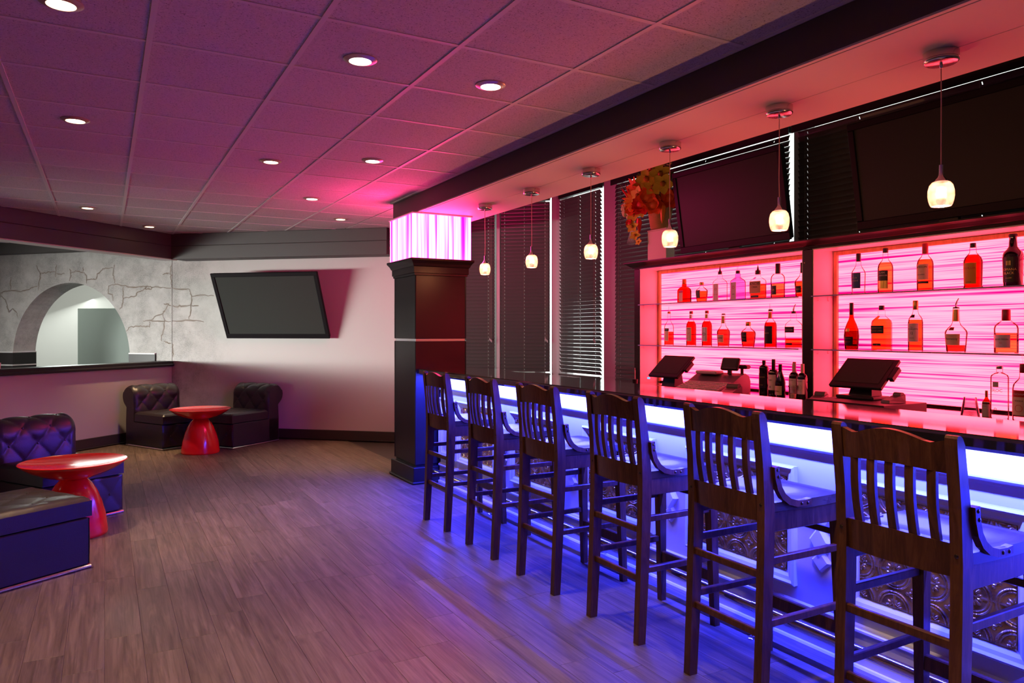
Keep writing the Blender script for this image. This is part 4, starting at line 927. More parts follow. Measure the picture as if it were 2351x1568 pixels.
# ------------------------------------------------------------------ back bar
XF_, XB_ = 4.33, 4.56
CT = 0.93
bc = thing('back_counter', 'dark counter below the glowing shelves', 'counter', (0, 0, 0))
obj('worktop', G().box(3.78, 4.66, 0.6, 6.30, CT - 0.035, CT, 0.005), 'counter_black', bc)
obj('cabinet_base', G().box(3.84, 4.66, 0.6, 6.28, 0.0, CT - 0.036), 'dark_wood', bc)
def back_unit(y0, y1, label, left_post):
    """y0 < y1; posts stand at y1 side (and the outer end)"""
    t = thing('back_bar_cabinet', label, 'cabinet', (0, 0, 0), 0, 'glowing back bar cabinets')
    obj('post', G().box(XF_, XF_ + 0.03, y1, y1 + left_post, CT, 1.976, 0.002), 'dark_wood', t)
    obj('side_board', G().box(XF_ + 0.03, 4.62, y1 + 0.003, y1 + left_post, CT, 1.976), 'dark_wood', t)
    obj('side_panel', G().box(XF_ + 0.004, XB_, y1 - 0.006, y1 + 0.002, CT, 1.976), 'white_paint', t)
    obj('side_panel', G().box(XF_ + 0.004, XB_, y0 - 0.002, y0 + 0.006, CT, 1.976), 'white_paint', t)
    obj('top_panel', G().box(XF_ + 0.002, XB_, y0, y1, 1.970, 1.978), 'white_paint', t)
    obj('header', G().box(XF_, XF_ + 0.03, y0, y1 + left_post, 1.978, 2.03, 0.002), 'dark_wood', t)
    obj('top_board', G().box(XF_ + 0.03, 4.64, y0, y1 + left_post, 1.98, 2.034), 'dark_wood', t)
    obj('back_board', G().box(4.60, 4.62, y0, y1, CT, 1.976), 'dark_wood', t)
    ya, yb, za, zb = y0 + 0.008, y1 - 0.008, CT + 0.002, 1.968; fb = 0.028
    for a, b, c, d in ((ya, ya + fb, za, zb), (yb - fb, yb, za, zb), (ya + fb, yb - fb, zb - fb, zb)):
        obj('panel_frame', G().box(XB_ - 0.022, XB_ + 0.012, a, b, c, d, 0.003), 'frame_wood', t)
    obj('bottom_frame', G().box(XB_ - 0.02, XB_ + 0.012, ya + fb, yb - fb, za, za + 0.012, 0.003), 'dark_wood', t)
    obj('light_panel', G().box(XB_, XB_ + 0.008, ya + fb, yb - fb, za + 0.012, zb - fb), 'bar_light_panel', t)
    for z in (1.6505, 1.2795):
        s = obj('glass_shelf', G().box(4.305, 4.535, y0 + 0.012, y1 - 0.008, z - 0.009, z, 0.001), 'glass_shelf', t)
        obj('shelf_edge_glint', G().box(4.3042, 4.3052, y0 + 0.012, y1 - 0.008, z - 0.009, z), 'shelf_edge_glint', s)
        for ye, sg in ((y1, -1), (y0, 1)):
            for x in (4.37, 4.48): obj('shelf_clip', G().box(x - 0.006, x + 0.006, ye + sg*0.006, ye + sg*0.016, z - 0.035, z - 0.009, 0.002), 'glass_clear', s)
    return t
back_unit(3.586, 5.405, 'left glowing pink back bar cabinet with two glass shelves of bottles', 0.077)
back_unit(1.50, 3.501, 'right glowing pink back bar cabinet with two glass shelves of bottles', 0.085)
# crown moulding with mitred return
g = G(); cp = [(0.0, 1.985), (0.012, 1.987), (0.014, 1.996), (0.026, 2.0), (0.036, 2.008), (0.052, 2.02), (0.066, 2.028), (0.073, 2.031), (0.073, 2.0395), (0.0, 2.0395)]
ye = 5.482; n = len(cp); vs = []
for pth in (lambda o: (XF_ - o, 1.45), lambda o: (XF_ - o, ye + o), lambda o: (4.64, ye + o)):
    for (o_, z) in cp: x, y = pth(o_); vs.append((x, y, z))
g.add(vs, [(i*n+k, (i+1)*n+k, (i+1)*n+(k+1) % n, i*n+(k+1) % n) for i in range(2) for k in range(n)] + [tuple(range(n)), tuple(reversed(range(2*n, 3*n)))])
cr = thing('crown_moulding', 'dark crown moulding along the top of the back bar', 'moulding', (0, 0, 0))
obj('moulding_run', g, 'dark_wood', cr)
obj('cover_board', G().box(XF_, 4.64, 1.45, ye, 2.0345, 2.0395), 'dark_wood', cr)
tag(obj('brass_stud', G().ball((4.329, 3.565, 1.885), 0.006, 8, 6, sx=0.5), 'brass'), 'tiny yellow stud on the post between the two glowing cabinets', 'stud')

# ------------------------------------------------------------------ bottles
PR = {'wine': [(0, .95), (.01, 1), (.60, 1), (.66, .93), (.71, .72), (.755, .42), (.79, .36), (1, .34)],
      'rhone': [(0, .95), (.01, 1), (.42, 1), (.52, .92), (.64, .66), (.74, .43), (.80, .36), (1, .34)],
      'whisky': [(0, .95), (.01, 1), (.56, 1), (.63, .93), (.68, .74), (.73, .46), (.78, .36), (1, .34)],
      'cognac': [(0, .82), (.02, .86), (.42, 1), (.47, .95), (.53, .74), (.60, .45), (.66, .34), (1, .27)],
      'crown': [(0, .74), (.02, .80), (.30, .94), (.52, 1), (.60, .95), (.68, .70), (.74, .40), (.80, .28), (1, .30)],
      'square': [(0, .95), (.01, 1), (.60, 1), (.66, .92), (.72, .62), (.77, .36), (1, .32)],
      'tall': [(0, .95), (.01, 1), (.54, 1), (.60, .9), (.66, .62), (.72, .38), (.78, .32), (1, .30)],
      'teardrop': [(0, .82), (.02, .88), (.28, 1), (.42, .92), (.54, .66), (.64, .38), (.70, .29), (1, .26)],
      'flask': [(0, .95), (.01, 1), (.50, 1), (.58, .92), (.65, .66), (.70, .34), (1, .28)],
      'coffee': [(0, 1.02), (.04, 1.02), (.06, .95), (.50, 1), (.60, 1), (.68, .86), (.75, .55), (.79, .38), (1, .30)],
      'anise': [(0, .88), (.02, .92), (.50, .98), (.60, 1), (.66, .88), (.71, .60), (.76, .42), (.90, .36), (1, .40)],
      'vodka': [(0, .96), (.01, 1), (.78, 1), (.82, .92), (.85, .62), (.875, .36), (1, .36)],
      'flare': [(0, .98), (.03, 1), (.06, .92), (.50, 1), (.56, .92), (.64, .6), (.72, .36), (1, .32)]}
def rad(prof, f):
    for i in range(1, len(prof)):
        if f <= prof[i][0]:
            a, b = prof[i-1], prof[i]; k = (f - a[0]) / max(1e-9, b[0] - a[0]); return a[1] + (b[1]-a[1]) * k
    return prof[-1][1]
def bottle(label, y, z, h, w_, kind, glass='glass_clear', liquid=None, level=0.6, cap='cap_black', cap_f=0.12, labels=(), p=2.0, depth=1.0, pour=None, x=4.44, rz=0.0, name='liquor_bottle', group='bottles on the back bar'):
    """labels: (z0, z1 in parts of the height, half angle or half width in parts of the radius, material, [(text, z, size, ink)])"""
    r = w_ / 2; prof = PR[kind]; t = thing(name, label, 'bottle', (x, y, z), rz, group)
    nk = 1 - cap_f
    gp = [(r*b, h*a) for a, b in prof if a < nk] + [(r*rad(prof, nk), h*nk)]
    obj('glass', G().lathe([(0.0, 0.001)] + gp, 24, p=p, sx=depth), glass, t, smooth=True)
    if liquid:
        lp = [(r*b*0.93, max(0.004, h*a)) for a, b in prof if a < level] + [(r*rad(prof, level)*0.93, h*level)]
        obj('liquid', G().lathe([(0.0, 0.004)] + lp + [(0.0, h*level)], 24, p=p, sx=depth), liquid, t, smooth=True)
    rc = r * rad(prof, 1.0) * 1.06
    obj('cap', G().lathe([(rc*0.98, h*nk), (rc*1.04, h*nk + 0.004), (rc, h - 0.004), (rc*0.9, h), (0.0, h)], 16), cap, t, smooth=True)
    for (a, b, ha, mt, txts) in labels:
        rm = max(rad(prof, a), rad(prof, b), rad(prof, (a+b)/2)) * r + 0.0007
        q = (lambda th: 1.0) if p == 2.0 else (lambda th: (abs(math.cos(th))**p + abs(math.sin(th))**p) ** (-1.0/p))
        def on(th, zz, ex=0.0):      # label surface, centred on local -x
            rr = rad(prof, min(1, max(0, zz / h))) * r + 0.0008 + ex
            return (-rr*q(th)*math.cos(th)*depth - (ex if p != 2.0 else 0), rr*q(th)*math.sin(th) * -1.0, zz)
        g = G(); n = 10
        g.grid(lambda s, v: on(-ha + 2*ha*s, h*(a + (b-a)*v)), n, 4); g.grid(lambda s, v: on(ha - 2*ha*s, h*(a + (b-a)*v), -0.0004), n, 4)
        lo = obj('label', g, mt, t, smooth=True)
        for (tx, tz, sz, ink) in txts:
            vs, fs = text_geo(tx, sz); zc = h * tz
            g = G(); g.add([on(vx / rm, zc + vz, 0.0006) for vx, vz in vs], [f[::-1] for f in fs])
            obj('lettering', g, ink, lo)
    if pour == 'steel':
        obj('pourer', G().tube([(0, 0, h), (0, 0, h + 0.015), (0.004, -0.004, h + 0.035), (0.010, -0.010, h + 0.052)], [0.006, 0.006, 0.004, 0.003], 8), 'cap_silver', t, smooth=True)
    elif pour == 'black':
        obj('pourer', G().tube([(0, 0, h), (0, 0, h + 0.018), (0, 0, h + 0.04)], [0.010, 0.006, 0.002], 8), 'cap_black', t, smooth=True)
    elif pour == 'clear':
        obj('pourer', G().tube([(0, 0, h), (0, 0, h + 0.015), (0.006, 0.010, h + 0.045)], [0.007, 0.006, 0.004], 8), 'cup_plastic', t, smooth=True)
    return t
Z1, Z2 = 1.651, 1.280
UL_ = 'on the upper shelf of the left cabinet'
bottle('squat dark orange bottle at the left end of the upper left shelf', 4.925, Z1, 0.207, 0.118, 'flask', 'glass_brown', 'liquor_amber', 0.60, 'cap_orange', 0.20, [(0.05, 0.42, 0.38, 'cream_label', []), (0.42, 0.52, 0.42, 'red_label', [])], p=5, depth=0.7)
bottle('squat amber bottle with a dark green oval label on the upper left shelf', 4.71, Z1, 0.168, 0.113, 'crown', 'glass_clear', 'liquor_amber', 0.55, 'cap_gold', 0.14, [(0.20, 0.60, 0.42, 'green_label', [])], depth=0.8)
bottle('clear square gin bottle with a pale label on the upper left shelf', 4.497, Z1, 0.245, 0.096, 'square', 'glass_clear', None, 0, 'cap_black', 0.10, [(0.02, 0.58, 0.52, 'paper', [('DRY GIN', 0.20, 0.011, 'ink_red'), ('O', 0.36, 0.03, 'ink_red')])], p=6, pour='black')
bottle('blue-tinted square gin bottle with a grey label on the upper left shelf', 4.301, Z1, 0.238, 0.099, 'square', 'glass_blue', None, 0, 'cap_black', 0.10, [(0.02, 0.60, 0.50, 'grey_label', [('GIN', 0.18, 0.014, 'ink_black'), ('O', 0.38, 0.034, 'ink_red')])], p=6, pour='clear')
bottle('wide square whiskey bottle with a tan label lettered KNOB CREEK', 4.094, Z1, 0.225, 0.120, 'square', 'glass_clear', 'liquor_amber', 0.52, 'cap_black', 0.14, [(0.20, 0.62, 0.80, 'tan_label', [('KNOB', 0.49, 0.030, 'ink_black'), ('CREEK', 0.39, 0.019, 'ink_black')]), (0.05, 0.14, 0.6, 'black_label', [])], p=7, depth=0.6, pour='black')
bottle('clear cognac bottle with a round dark label at the right of the upper left shelf', 3.90, Z1, 0.262, 0.102, 'whisky', 'glass_clear', 'liquor_gold', 0.42, 'cap_black', 0.30, [(0.10, 0.36, 0.5, 'black_label', [('VS', 0.20, 0.022, 'ink_gold')])])
bottle('amber cognac bottle half hidden by the middle post of the back bar', 3.675, Z1, 0.251, 0.111, 'cognac', 'glass_clear', 'liquor_amber', 0.45, 'cap_black', 0.30, [(0.12, 0.32, 0.5, 'black_label', [('VSOP', 0.20, 0.014, 'ink_gold')])])
bottle('tall clear bottle of red liquor at the left end of the lower left shelf', 5.124, Z2, 0.300, 0.084, 'tall', 'glass_clear', 'liquor_red', 0.40, 'cap_orange', 0.06, [(0.12, 0.42, 0.75, 'cream_label', []), (0.42, 0.50, 0.8, 'black_label', [('CAMPARI', 0.445, 0.012, 'ink_white')])], pour='clear')
bottle('dark red whiskey bottle with a big red 7 on its label', 4.838, Z2, 0.297, 0.084, 'whisky', 'glass_clear', 'liquor_dark', 0.70, 'cap_red', 0.08, [(0.13, 0.53, 0.85, 'cream_label', [('7', 0.19, 0.085, 'ink_red'), ("SEAGRAM'S", 0.48, 0.010, 'ink_black')]), (0.78, 0.90, 1.2, 'grey_label', [])])
bottle('dark red whisky bottle with a silver label lettered VO', 4.648, Z2, 0.297, 0.084, 'whisky', 'glass_clear', 'liquor_dark', 0.70, 'cap_red', 0.08, [(0.13, 0.53, 0.85, 'silver_label', [('VO', 0.30, 0.032, 'ink_black')]), (0.78, 0.90, 1.2, 'gold_foil', [])])
bottle('red cognac bottle with a gold neck on the lower left shelf', 4.458, Z2, 0.268, 0.105, 'cognac', 'glass_clear', 'liquor_red', 0.52, 'cap_black', 0.04, [(0.12, 0.36, 0.80, 'cream_label', [('Hennessy', 0.24, 0.017, 'ink_black')]), (0.70, 0.93, 1.3, 'gold_foil', [])])
bottle('squat round red whisky bottle on the lower left shelf', 4.192, Z2, 0.197, 0.122, 'crown', 'glass_clear', 'liquor_red', 0.62, 'cap_gold', 0.16, [(0.20, 0.60, 0.45, 'black_label', [('Crown', 0.42, 0.014, 'ink_gold'), ('Royal', 0.30, 0.014, 'ink_gold')])], depth=0.85)
bottle('tall dark bottle with a yellow neck on the lower left shelf', 3.97, Z2, 0.290, 0.090, 'whisky', 'glass_clear', 'liquor_dark', 0.66, 'cap_black', 0.05, [(0.10, 0.56, 1.0, 'black_label', [('BLACK', 0.36, 0.014, 'ink_gold')]), (0.76, 0.93, 1.3, 'orange_label', [])], pour='clear')
bottle('nearly empty square whisky bottle with a slanted black label on the lower left shelf', 3.755, Z2, 0.270, 0.098, 'square', 'glass_clear', 'liquor_amber', 0.26, 'cap_black', 0.06, [(0.42, 0.58, 0.75, 'black_label', [('BLACK LABEL', 0.48, 0.010, 'ink_gold')]), (0.08, 0.14, 0.5, 'black_label', [])], p=6, pour='steel')
bottle('clear bottle with a deep blue label at the left of the upper right shelf', 3.221, Z1, 0.275, 0.088, 'flare', 'glass_clear', None, 0, 'cap_black', 0.20, [(0.14, 0.52, 0.9, 'blue_label', [('Marie', 0.38, 0.016, 'ink_silver'), ('Brizard', 0.31, 0.016, 'ink_silver')])])
bottle('amber whisky bottle with a black and gold label lettered CLAN MacGREGOR', 3.025, Z1, 0.290, 0.091, 'whisky', 'glass_clear', 'liquor_gold', 0.68, 'cap_black', 0.10, [(0.27, 0.50, 0.9, 'black_label', [('CLAN', 0.43, 0.017, 'ink_white'), ('MacGREGOR', 0.37, 0.013, 'ink_white')]), (0.09, 0.27, 0.9, 'gold_foil', [])])
bottle('amber whiskey bottle with a cream label lettered JAMESON', 2.76, Z1, 0.294, 0.092, 'whisky', 'glass_clear', 'liquor_amber', 0.66, 'cap_red', 0.22, [(0.23, 0.56, 0.95, 'cream_label', [('JAMESON', 0.48, 0.017, 'ink_black'), ('IRISH WHISKEY', 0.33, 0.007, 'ink_black'), ('o', 0.39, 0.022, 'ink_gold')]), (0.15, 0.20, 0.95, 'black_label', [])])
bottle('dark red liqueur bottle with a yellow arched label lettered KAHLUA', 2.473, Z1, 0.266, 0.098, 'coffee', 'glass_clear', 'liquor_dark', 0.74, 'cap_black', 0.10, [(0.10, 0.56, 0.85, 'orange_label', [('KAHLUA', 0.42, 0.019, 'ink_red'), ('LIQUEUR', 0.13, 0.008, 'ink_black')])])
bottle('black liqueur bottle with gold lettering ROMANA BLACK at the right end of the upper shelf', 2.256, Z1, 0.294, 0.102, 'anise', 'wine_glass', None, 0, 'cap_black', 0.06, [(0.08, 0.56, 0.9, 'black_label', [('ROMANA', 0.30, 0.019, 'ink_gold'), ('BLACK', 0.23, 0.019, 'ink_gold'), ('III', 0.40, 0.036, 'gold_foil'), ('LIQUORE', 0.15, 0.008, 'ink_gold')])])
bottle('brown teardrop cognac bottle with a red label at the left of the lower right shelf', 3.274, Z2, 0.316, 0.096, 'teardrop', 'glass_brown', 'liquor_dark', 0.40, 'cap_black', 0.26, [(0.10, 0.27, 0.8, 'black_label', [('REMY MARTIN', 0.225, 0.008, 'ink_gold'), ('V.S.O.P', 0.15, 0.014, 'ink_red')]), (0.38, 0.45, 0.32, 'gold_foil', [])])
bottle('square amber whisky bottle with a slanted black label on the lower right shelf', 3.052, Z2, 0.290, 0.101, 'square', 'glass_clear', 'liquor_amber', 0.70, 'cap_black', 0.10, [(0.37, 0.55, 0.78, 'black_label', [('JOHNNIE WALKER', 0.49, 0.0075, 'ink_gold'), ('BLACK LABEL', 0.42, 0.0115, 'ink_gold')]), (0.10, 0.15, 0.5, 'black_label', [('12', 0.11, 0.010, 'ink_gold')])], p=6)
bottle('slim whisky bottle with a grey label lettered MACALLAN 12', 2.822, Z2, 0.314, 0.084, 'whisky', 'glass_clear', 'liquor_amber', 0.62, 'cap_gold', 0.18, [(0.18, 0.55, 0.95, 'grey_label', [('The', 0.46, 0.009, 'ink_black'), ('MACALLAN', 0.42, 0.0135, 'ink_black'), ('12', 0.33, 0.021, 'ink_black'), ('YEARS OLD', 0.25, 0.006, 'ink_black')]), (0.66, 0.72, 0.4, 'black_label', [])])
bottle('round-shouldered cognac bottle with a gold neck on the lower right shelf', 2.571, Z2, 0.266, 0.119, 'cognac', 'glass_clear', 'liquor_red', 0.15, 'cap_black', 0.03, [(0.15, 0.40, 0.85, 'cream_label', [('Hennessy', 0.27, 0.020, 'ink_black'), ('COGNAC', 0.34, 0.009, 'ink_gold')]), (0.48, 0.55, 0.3, 'cap_red', []), (0.68, 0.95, 1.3, 'gold_foil', [])], pour='steel')
bottle('wide whisky bottle with a silver crest label at the right of the lower shelf', 2.292, Z2, 0.245, 0.118, 'whisky', 'glass_clear', 'liquor_gold', 0.46, 'cap_red', 0.26, [(0.12, 0.42, 0.8, 'silver_label', [('CHIVAS REGAL', 0.30, 0.0125, 'ink_black'), ('12', 0.22, 0.014, 'ink_red')])])
WG = 'wine bottles on the back counter'
bottle('black wine bottle with gold lettering, leftmost of the wine bottles', 3.907, CT, 0.258, 0.070, 'vodka', 'wine_glass', None, 0, 'cap_black', 0.10, [(0.20, 0.62, 1.0, 'black_label', [('The SHOW', 0.50, 0.013, 'ink_gold'), ('RED WINE', 0.28, 0.008, 'ink_gold')])], x=4.30, name='wine_bottle', group=WG)
bottle('dark wine bottle with a large white label, second from the left', 3.817, CT, 0.268, 0.075, 'wine', 'wine_glass', None, 0, 'cap_black', 0.28, [(0.16, 0.58, 1.1, 'paper', [('MALBEC', 0.42, 0.010, 'ink_black'), ('o', 0.22, 0.03, 'ink_black')])], x=4.30, name='wine_bottle', group=WG)
bottle('sloping dark wine bottle with a low tan label', 3.729, CT, 0.236, 0.072, 'rhone', 'wine_glass', None, 0, 'cap_black', 0.18, [(0.06, 0.34, 1.0, 'cream_label', [('DES-BOIS', 0.16, 0.010, 'ink_black')])], x=4.27, name='wine_bottle', group=WG)
bottle('dark red wine bottle mostly hidden behind the sloping one', 3.715, CT, 0.250, 0.066, 'rhone', 'wine_glass', None, 0, 'cap_red', 0.18, [], x=4.40, name='wine_bottle', group=WG)
bottle('wine bottle with a pale cap and a red poppy on its white label', 3.633, CT, 0.245, 0.070, 'wine', 'wine_glass', None, 0, 'cap_cream', 0.26, [(0.14, 0.56, 1.1, 'paper', [('RED POPPY', 0.50, 0.008, 'ink_black'), ('\u25CF', 0.24, 0.055, 'ink_red')])], x=4.30, name='wine_bottle', group=WG)
bottle('poppy-labelled wine bottle half hidden by the middle post', 3.535, CT, 0.245, 0.070, 'wine', 'wine_glass', None, 0, 'cap_cream', 0.26, [(0.14, 0.56, 1.1, 'paper', [('RED POPPY', 0.50, 0.008, 'ink_black'), ('\u25CF', 0.24, 0.055, 'ink_red')])], x=4.27, name='wine_bottle', group=WG)
bottle('frosted clear vodka bottle lettered CIROC on the right counter', 2.227, CT, 0.285, 0.085, 'vodka', 'glass_clear', None, 0, 'cap_silver', 0.06, [(0.60, 0.70, 0.35, 'silver_label', []), (0.50, 0.505, 0.05, 'grey_label', [('C\u00CEROC', 0.51, 0.022, 'ink_silver'), ('o', 0.16, 0.03, 'ink_silver')])], x=4.25)
bottle('vodka bottle with a red-banded label of raspberries at the right edge', 2.108, CT, 0.300, 0.100, 'whisky', 'glass_clear', None, 0, 'cap_red', 0.16, [(0.42, 0.54, 0.95, 'red_label', [('STOLICHNAYA', 0.455, 0.013, 'ink_white')]), (0.10, 0.42, 0.95, 'cream_label', [('\u25CF', 0.16, 0.05, 'ink_red'), ('VODKA', 0.34, 0.012, 'ink_black')])], x=4.25, pour='clear')
bottle('small bitters bottle with a yellow cap and paper wrap', 2.279, CT, 0.148, 0.042, 'tall', 'glass_brown', 'liquor_dark', 0.5, 'cap_orange', 0.24, [(0.0, 0.60, 1.3, 'grey_label', [('BITTERS', 0.42, 0.006, 'ink_black')])], x=4.22)

def cup(label, x, y, z, h, r0, r1, mat='cup_plastic', fill=None):
    t = thing('plastic_cup', label, 'cup', (x, y, z), 0)
    obj('cup_wall', G().lathe([(0.0, 0.002), (r0, 0.0), (r1, h), (r1 - 0.002, h), (r0 - 0.002, 0.003), (0.0, 0.004)], 24), mat, t, smooth=True)
    return t
c = cup('clear plastic cup with pale contents beside the wine bottles', 4.22, 3.572, CT, 0.085, 0.026, 0.031)
obj('lid', G().lathe([(0.033, 0.083), (0.034, 0.09), (0.030, 0.094), (0.0, 0.095)], 20), 'cup_plastic', c, smooth=True); obj('contents', G().lathe([(0.0, 0.005), (0.022, 0.005), (0.024, 0.035), (0.0, 0.036)], 18), 'cream_label', c, smooth=True)
for k in range(5):
    o = cup('clear plastic cup in an upturned nested stack on the right counter', 4.20, 2.355, CT + 0.0005 + 0.007 * k, 0.078, 0.047 - 0.0008*k, 0.034 - 0.0008*k); o['group'] = 'nested plastic cups'

# ------------------------------------------------------------------ tills and terminals
def pos(loc, rz, label, w_=0.36, h_=0.25, tilt=R(-50), zb=0.11):
    t = thing('touchscreen_till', label, 'till', loc, rz, 'touchscreen tills')
    ms = bpy.data.objects.new('monitor', None); COL.objects.link(ms); ms.parent = t; ms.location = (0.0, 0, zb); ms.rotation_euler = (tilt, 0, 0)
    # local: x right, -y front, z up the screen
    body = G().box(-w_/2, w_/2, -0.004, 0.02, 0, h_, 0.004); body.add([(-w_*0.45, 0.02, h_*0.08), (w_*0.45, 0.02, h_*0.08), (w_*0.45, 0.02, h_*0.95), (-w_*0.45, 0.02, h_*0.95), (-w_*0.3, 0.055, h_*0.2), (w_*0.3, 0.055, h_*0.2), (w_*0.3, 0.055, h_*0.8), (-w_*0.3, 0.055, h_*0.8)], [(0, 1, 5, 4), (1, 2, 6, 5), (2, 3, 7, 6), (3, 0, 4, 7), (4, 5, 6, 7)])
    obj('housing', body, 'matte_black', ms)
    obj('screen', G().box(-w_/2 + 0.03, w_/2 - 0.03, -0.0055, -0.004, 0.035, h_ - 0.025), 'screen_black', ms)
    obj('card_reader', G().box(w_/2, w_/2 + 0.03, -0.005, 0.03, h_*0.35, h_*0.75, 0.004), 'matte_black', ms)
    obj('stand', G().add([(-0.06, 0.09, zb + 0.06), (0.06, 0.09, zb + 0.06), (0.06, 0.15, zb + 0.07), (-0.06, 0.15, zb + 0.07), (-0.08, 0.06, 0.02), (0.08, 0.06, 0.02), (0.08, 0.16, 0.02), (-0.08, 0.16, 0.02)], [(0, 1, 5, 4), (1, 2, 6, 5), (2, 3, 7, 6), (3, 0, 4, 7), (0, 3, 2, 1), (4, 5, 6, 7)]), 'matte_black', t)
    obj('foot_plate', G().box(-0.13, 0.13, 0.0, 0.17, 0, 0.02, 0.006), 'matte_black', t)
    return t
pl = pos((4.03, 4.735, CT), R(-90), 'black touchscreen till tilted back beside the left cabinet post', zb=0.10, tilt=R(-48))
obj('status_light', G().box(-0.14, -0.11, -0.045, -0.035, 0.075, 0.088, 0.003), 'blue_led', pl)
obj('ledge_mat', G().box(-0.2, 0.16, -0.10, 0.16, 0.0005, 0.006), 'matte_black', pl)
pos((4.02, 2.95, 0.987), R(-90), 'black touchscreen till on a low black box before the right cabinet', zb=0.075, tilt=R(-48))
bx = thing('till_box', 'low black box carrying the right touchscreen till', 'box', (0, 0, CT))
obj('drawer_body', G().box(3.80, 4.20, 2.60, 3.12, 0, 0.056, 0.003), 'matte_black', bx); obj('drawer_front', G().box(3.792, 3.80, 2.605, 3.115, 0.006, 0.050, 0.002), 'bezel_black', bx)
def handset(loc, rz, label, s=1.0):
    t = thing('card_terminal', label, 'card terminal', loc, rz)
    obj('terminal_body', G().add([(-0.04*s, -0.09*s, 0), (0.04*s, -0.09*s, 0), (0.04*s, 0.09*s, 0), (-0.04*s, 0.09*s, 0), (-0.036*s, -0.085*s, 0.022*s), (0.036*s, -0.085*s, 0.022*s), (0.04*s, 0.03*s, 0.05*s), (-0.04*s, 0.03*s, 0.05*s), (0.038*s, 0.088*s, 0.062*s), (-0.038*s, 0.088*s, 0.062*s)],
        [(3, 2, 1, 0), (0, 1, 5, 4), (4, 5, 6, 7), (7, 6, 8, 9), (9, 8, 2, 3), (1, 2, 8, 6, 5), (3, 0, 4, 7, 9)]), 'grey_plastic', t)
    obj('display', G().add([(-0.028*s, -0.005*s, 0.0425*s), (0.028*s, -0.005*s, 0.0425*s), (0.028*s, 0.028*s, 0.0515*s), (-0.028*s, 0.028*s, 0.0515*s)], [(0, 1, 2, 3)]), 'screen_black', t)
    obj('paper_roll_cover', G().tube([(-0.034*s, 0.06*s, 0.052*s), (0.034*s, 0.06*s, 0.052*s)], 0.026*s, 14), 'grey_plastic', t, smooth=True)
    return t
handset((4.05, 3.24, CT + 0.001), R(-75), 'dark card terminal left of the right touchscreen till')
handset((3.90, 3.86, CT + 0.001), R(-70), 'card terminal in front of the cash register', 1.25)
handset((4.02, 2.69, 0.987), R(-95), 'small black device at the right end of the low black box', 0.75)
cr_ = thing('cash_register', 'wedge-shaped cash register with a pale keyboard before the left cabinet', 'cash register', (4.10, 4.22, CT + 0.001), R(-78))
side = [(-0.24, 0.0), (-0.24, 0.035), (-0.05, 0.085), (0.06, 0.135), (0.12, 0.15), (0.17, 0.13), (0.19, 0.09), (0.19, 0.0)]
obj('register_body', G().extrude([(-0.20, y, z) for y, z in side], (0.40, 0, 0)), 'grey_plastic', cr_)
kb = obj('keyboard', G().add([(-0.185, -0.232, 0.0395), (0.185, -0.232, 0.0395), (0.185, -0.052, 0.087), (-0.185, -0.052, 0.087), (-0.185, -0.232, 0.036), (0.185, -0.232, 0.036), (0.185, -0.052, 0.083), (-0.185, -0.052, 0.083)], [(0, 1, 2, 3), (7, 6, 5, 4), (0, 4, 5, 1), (1, 5, 6, 2), (2, 6, 7, 3), (3, 7, 4, 0)]), 'light_plastic', cr_)
for i in range(10):
    for j in range(5):
        y = -0.222 + j * 0.034; z = 0.042 + (y + 0.232) * 0.264
        obj('key', G().box(-0.18 + i*0.036, -0.18 + i*0.036 + 0.031, y, y + 0.027, z - 0.002, z + 0.006, 0.002), 'light_plastic', kb)
obj('printer_cover', G().box(-0.17, 0.02, 0.0, 0.11, 0.14, 0.165, 0.008), 'light_plastic', cr_)
obj('display_pole', G().box(0.08, 0.11, 0.06, 0.085, 0.14, 0.19, 0.004), 'matte_black', cr_)
dm = obj('operator_display', G().box(-0.075, 0.075, -0.012, 0.02, 0.0, 0.10, 0.008).xf(Matrix.Rotation(R(-22), 4, 'X')), 'matte_black', cr_, loc=(0.095, 0.06, 0.175))
obj('display_glass', G().box(-0.06, 0.06, -0.014, -0.011, 0.02, 0.085).xf(Matrix.Rotation(R(-22), 4, 'X')), 'screen_black', dm)
obj('customer_display', G().box(0.12, 0.22, 0.10, 0.17, 0.185, 0.215, 0.01), 'matte_black', cr_); obj('customer_display_pole', G().tube([(0.165, 0.13, 0.13), (0.165, 0.13, 0.19)], 0.012, 10), 'matte_black', cr_)
ss = thing('stirrer_cup', 'small dark cup of red and white stirrers left of the cabinet post', 'cup', (4.10, 5.18, CT))
obj('cup_wall', G().lathe([(0.0, 0.001), (0.022, 0.0), (0.026, 0.05), (0.0, 0.052)], 16), 'matte_black', ss, smooth=True)
for k, mt in enumerate(('ink_white', 'ink_red', 'ink_white')):
    obj('stirrer', G().tube([(0, 0.004*k - 0.004, 0.03), (0.008*(k-1), 0.012*(k-1), 0.13 + 0.01*k)], 0.0022, 6), mt, ss)
wbx = thing('napkin_box', 'small white box standing on the far left of the black ledge', 'box', C0 + UL*2.42 + Vector((0.67, -0.742, 0)) * -0.12 + Vector((0, 0, 1.0045)), RL)
obj('box_body', G().box(-0.10, 0.10, -0.06, 0.06, 0, 0.062, 0.003), 'paper', wbx); obj('box_lid', G().box(-0.102, 0.102, -0.062, 0.062, 0.05, 0.066, 0.003), 'column_white', wbx)

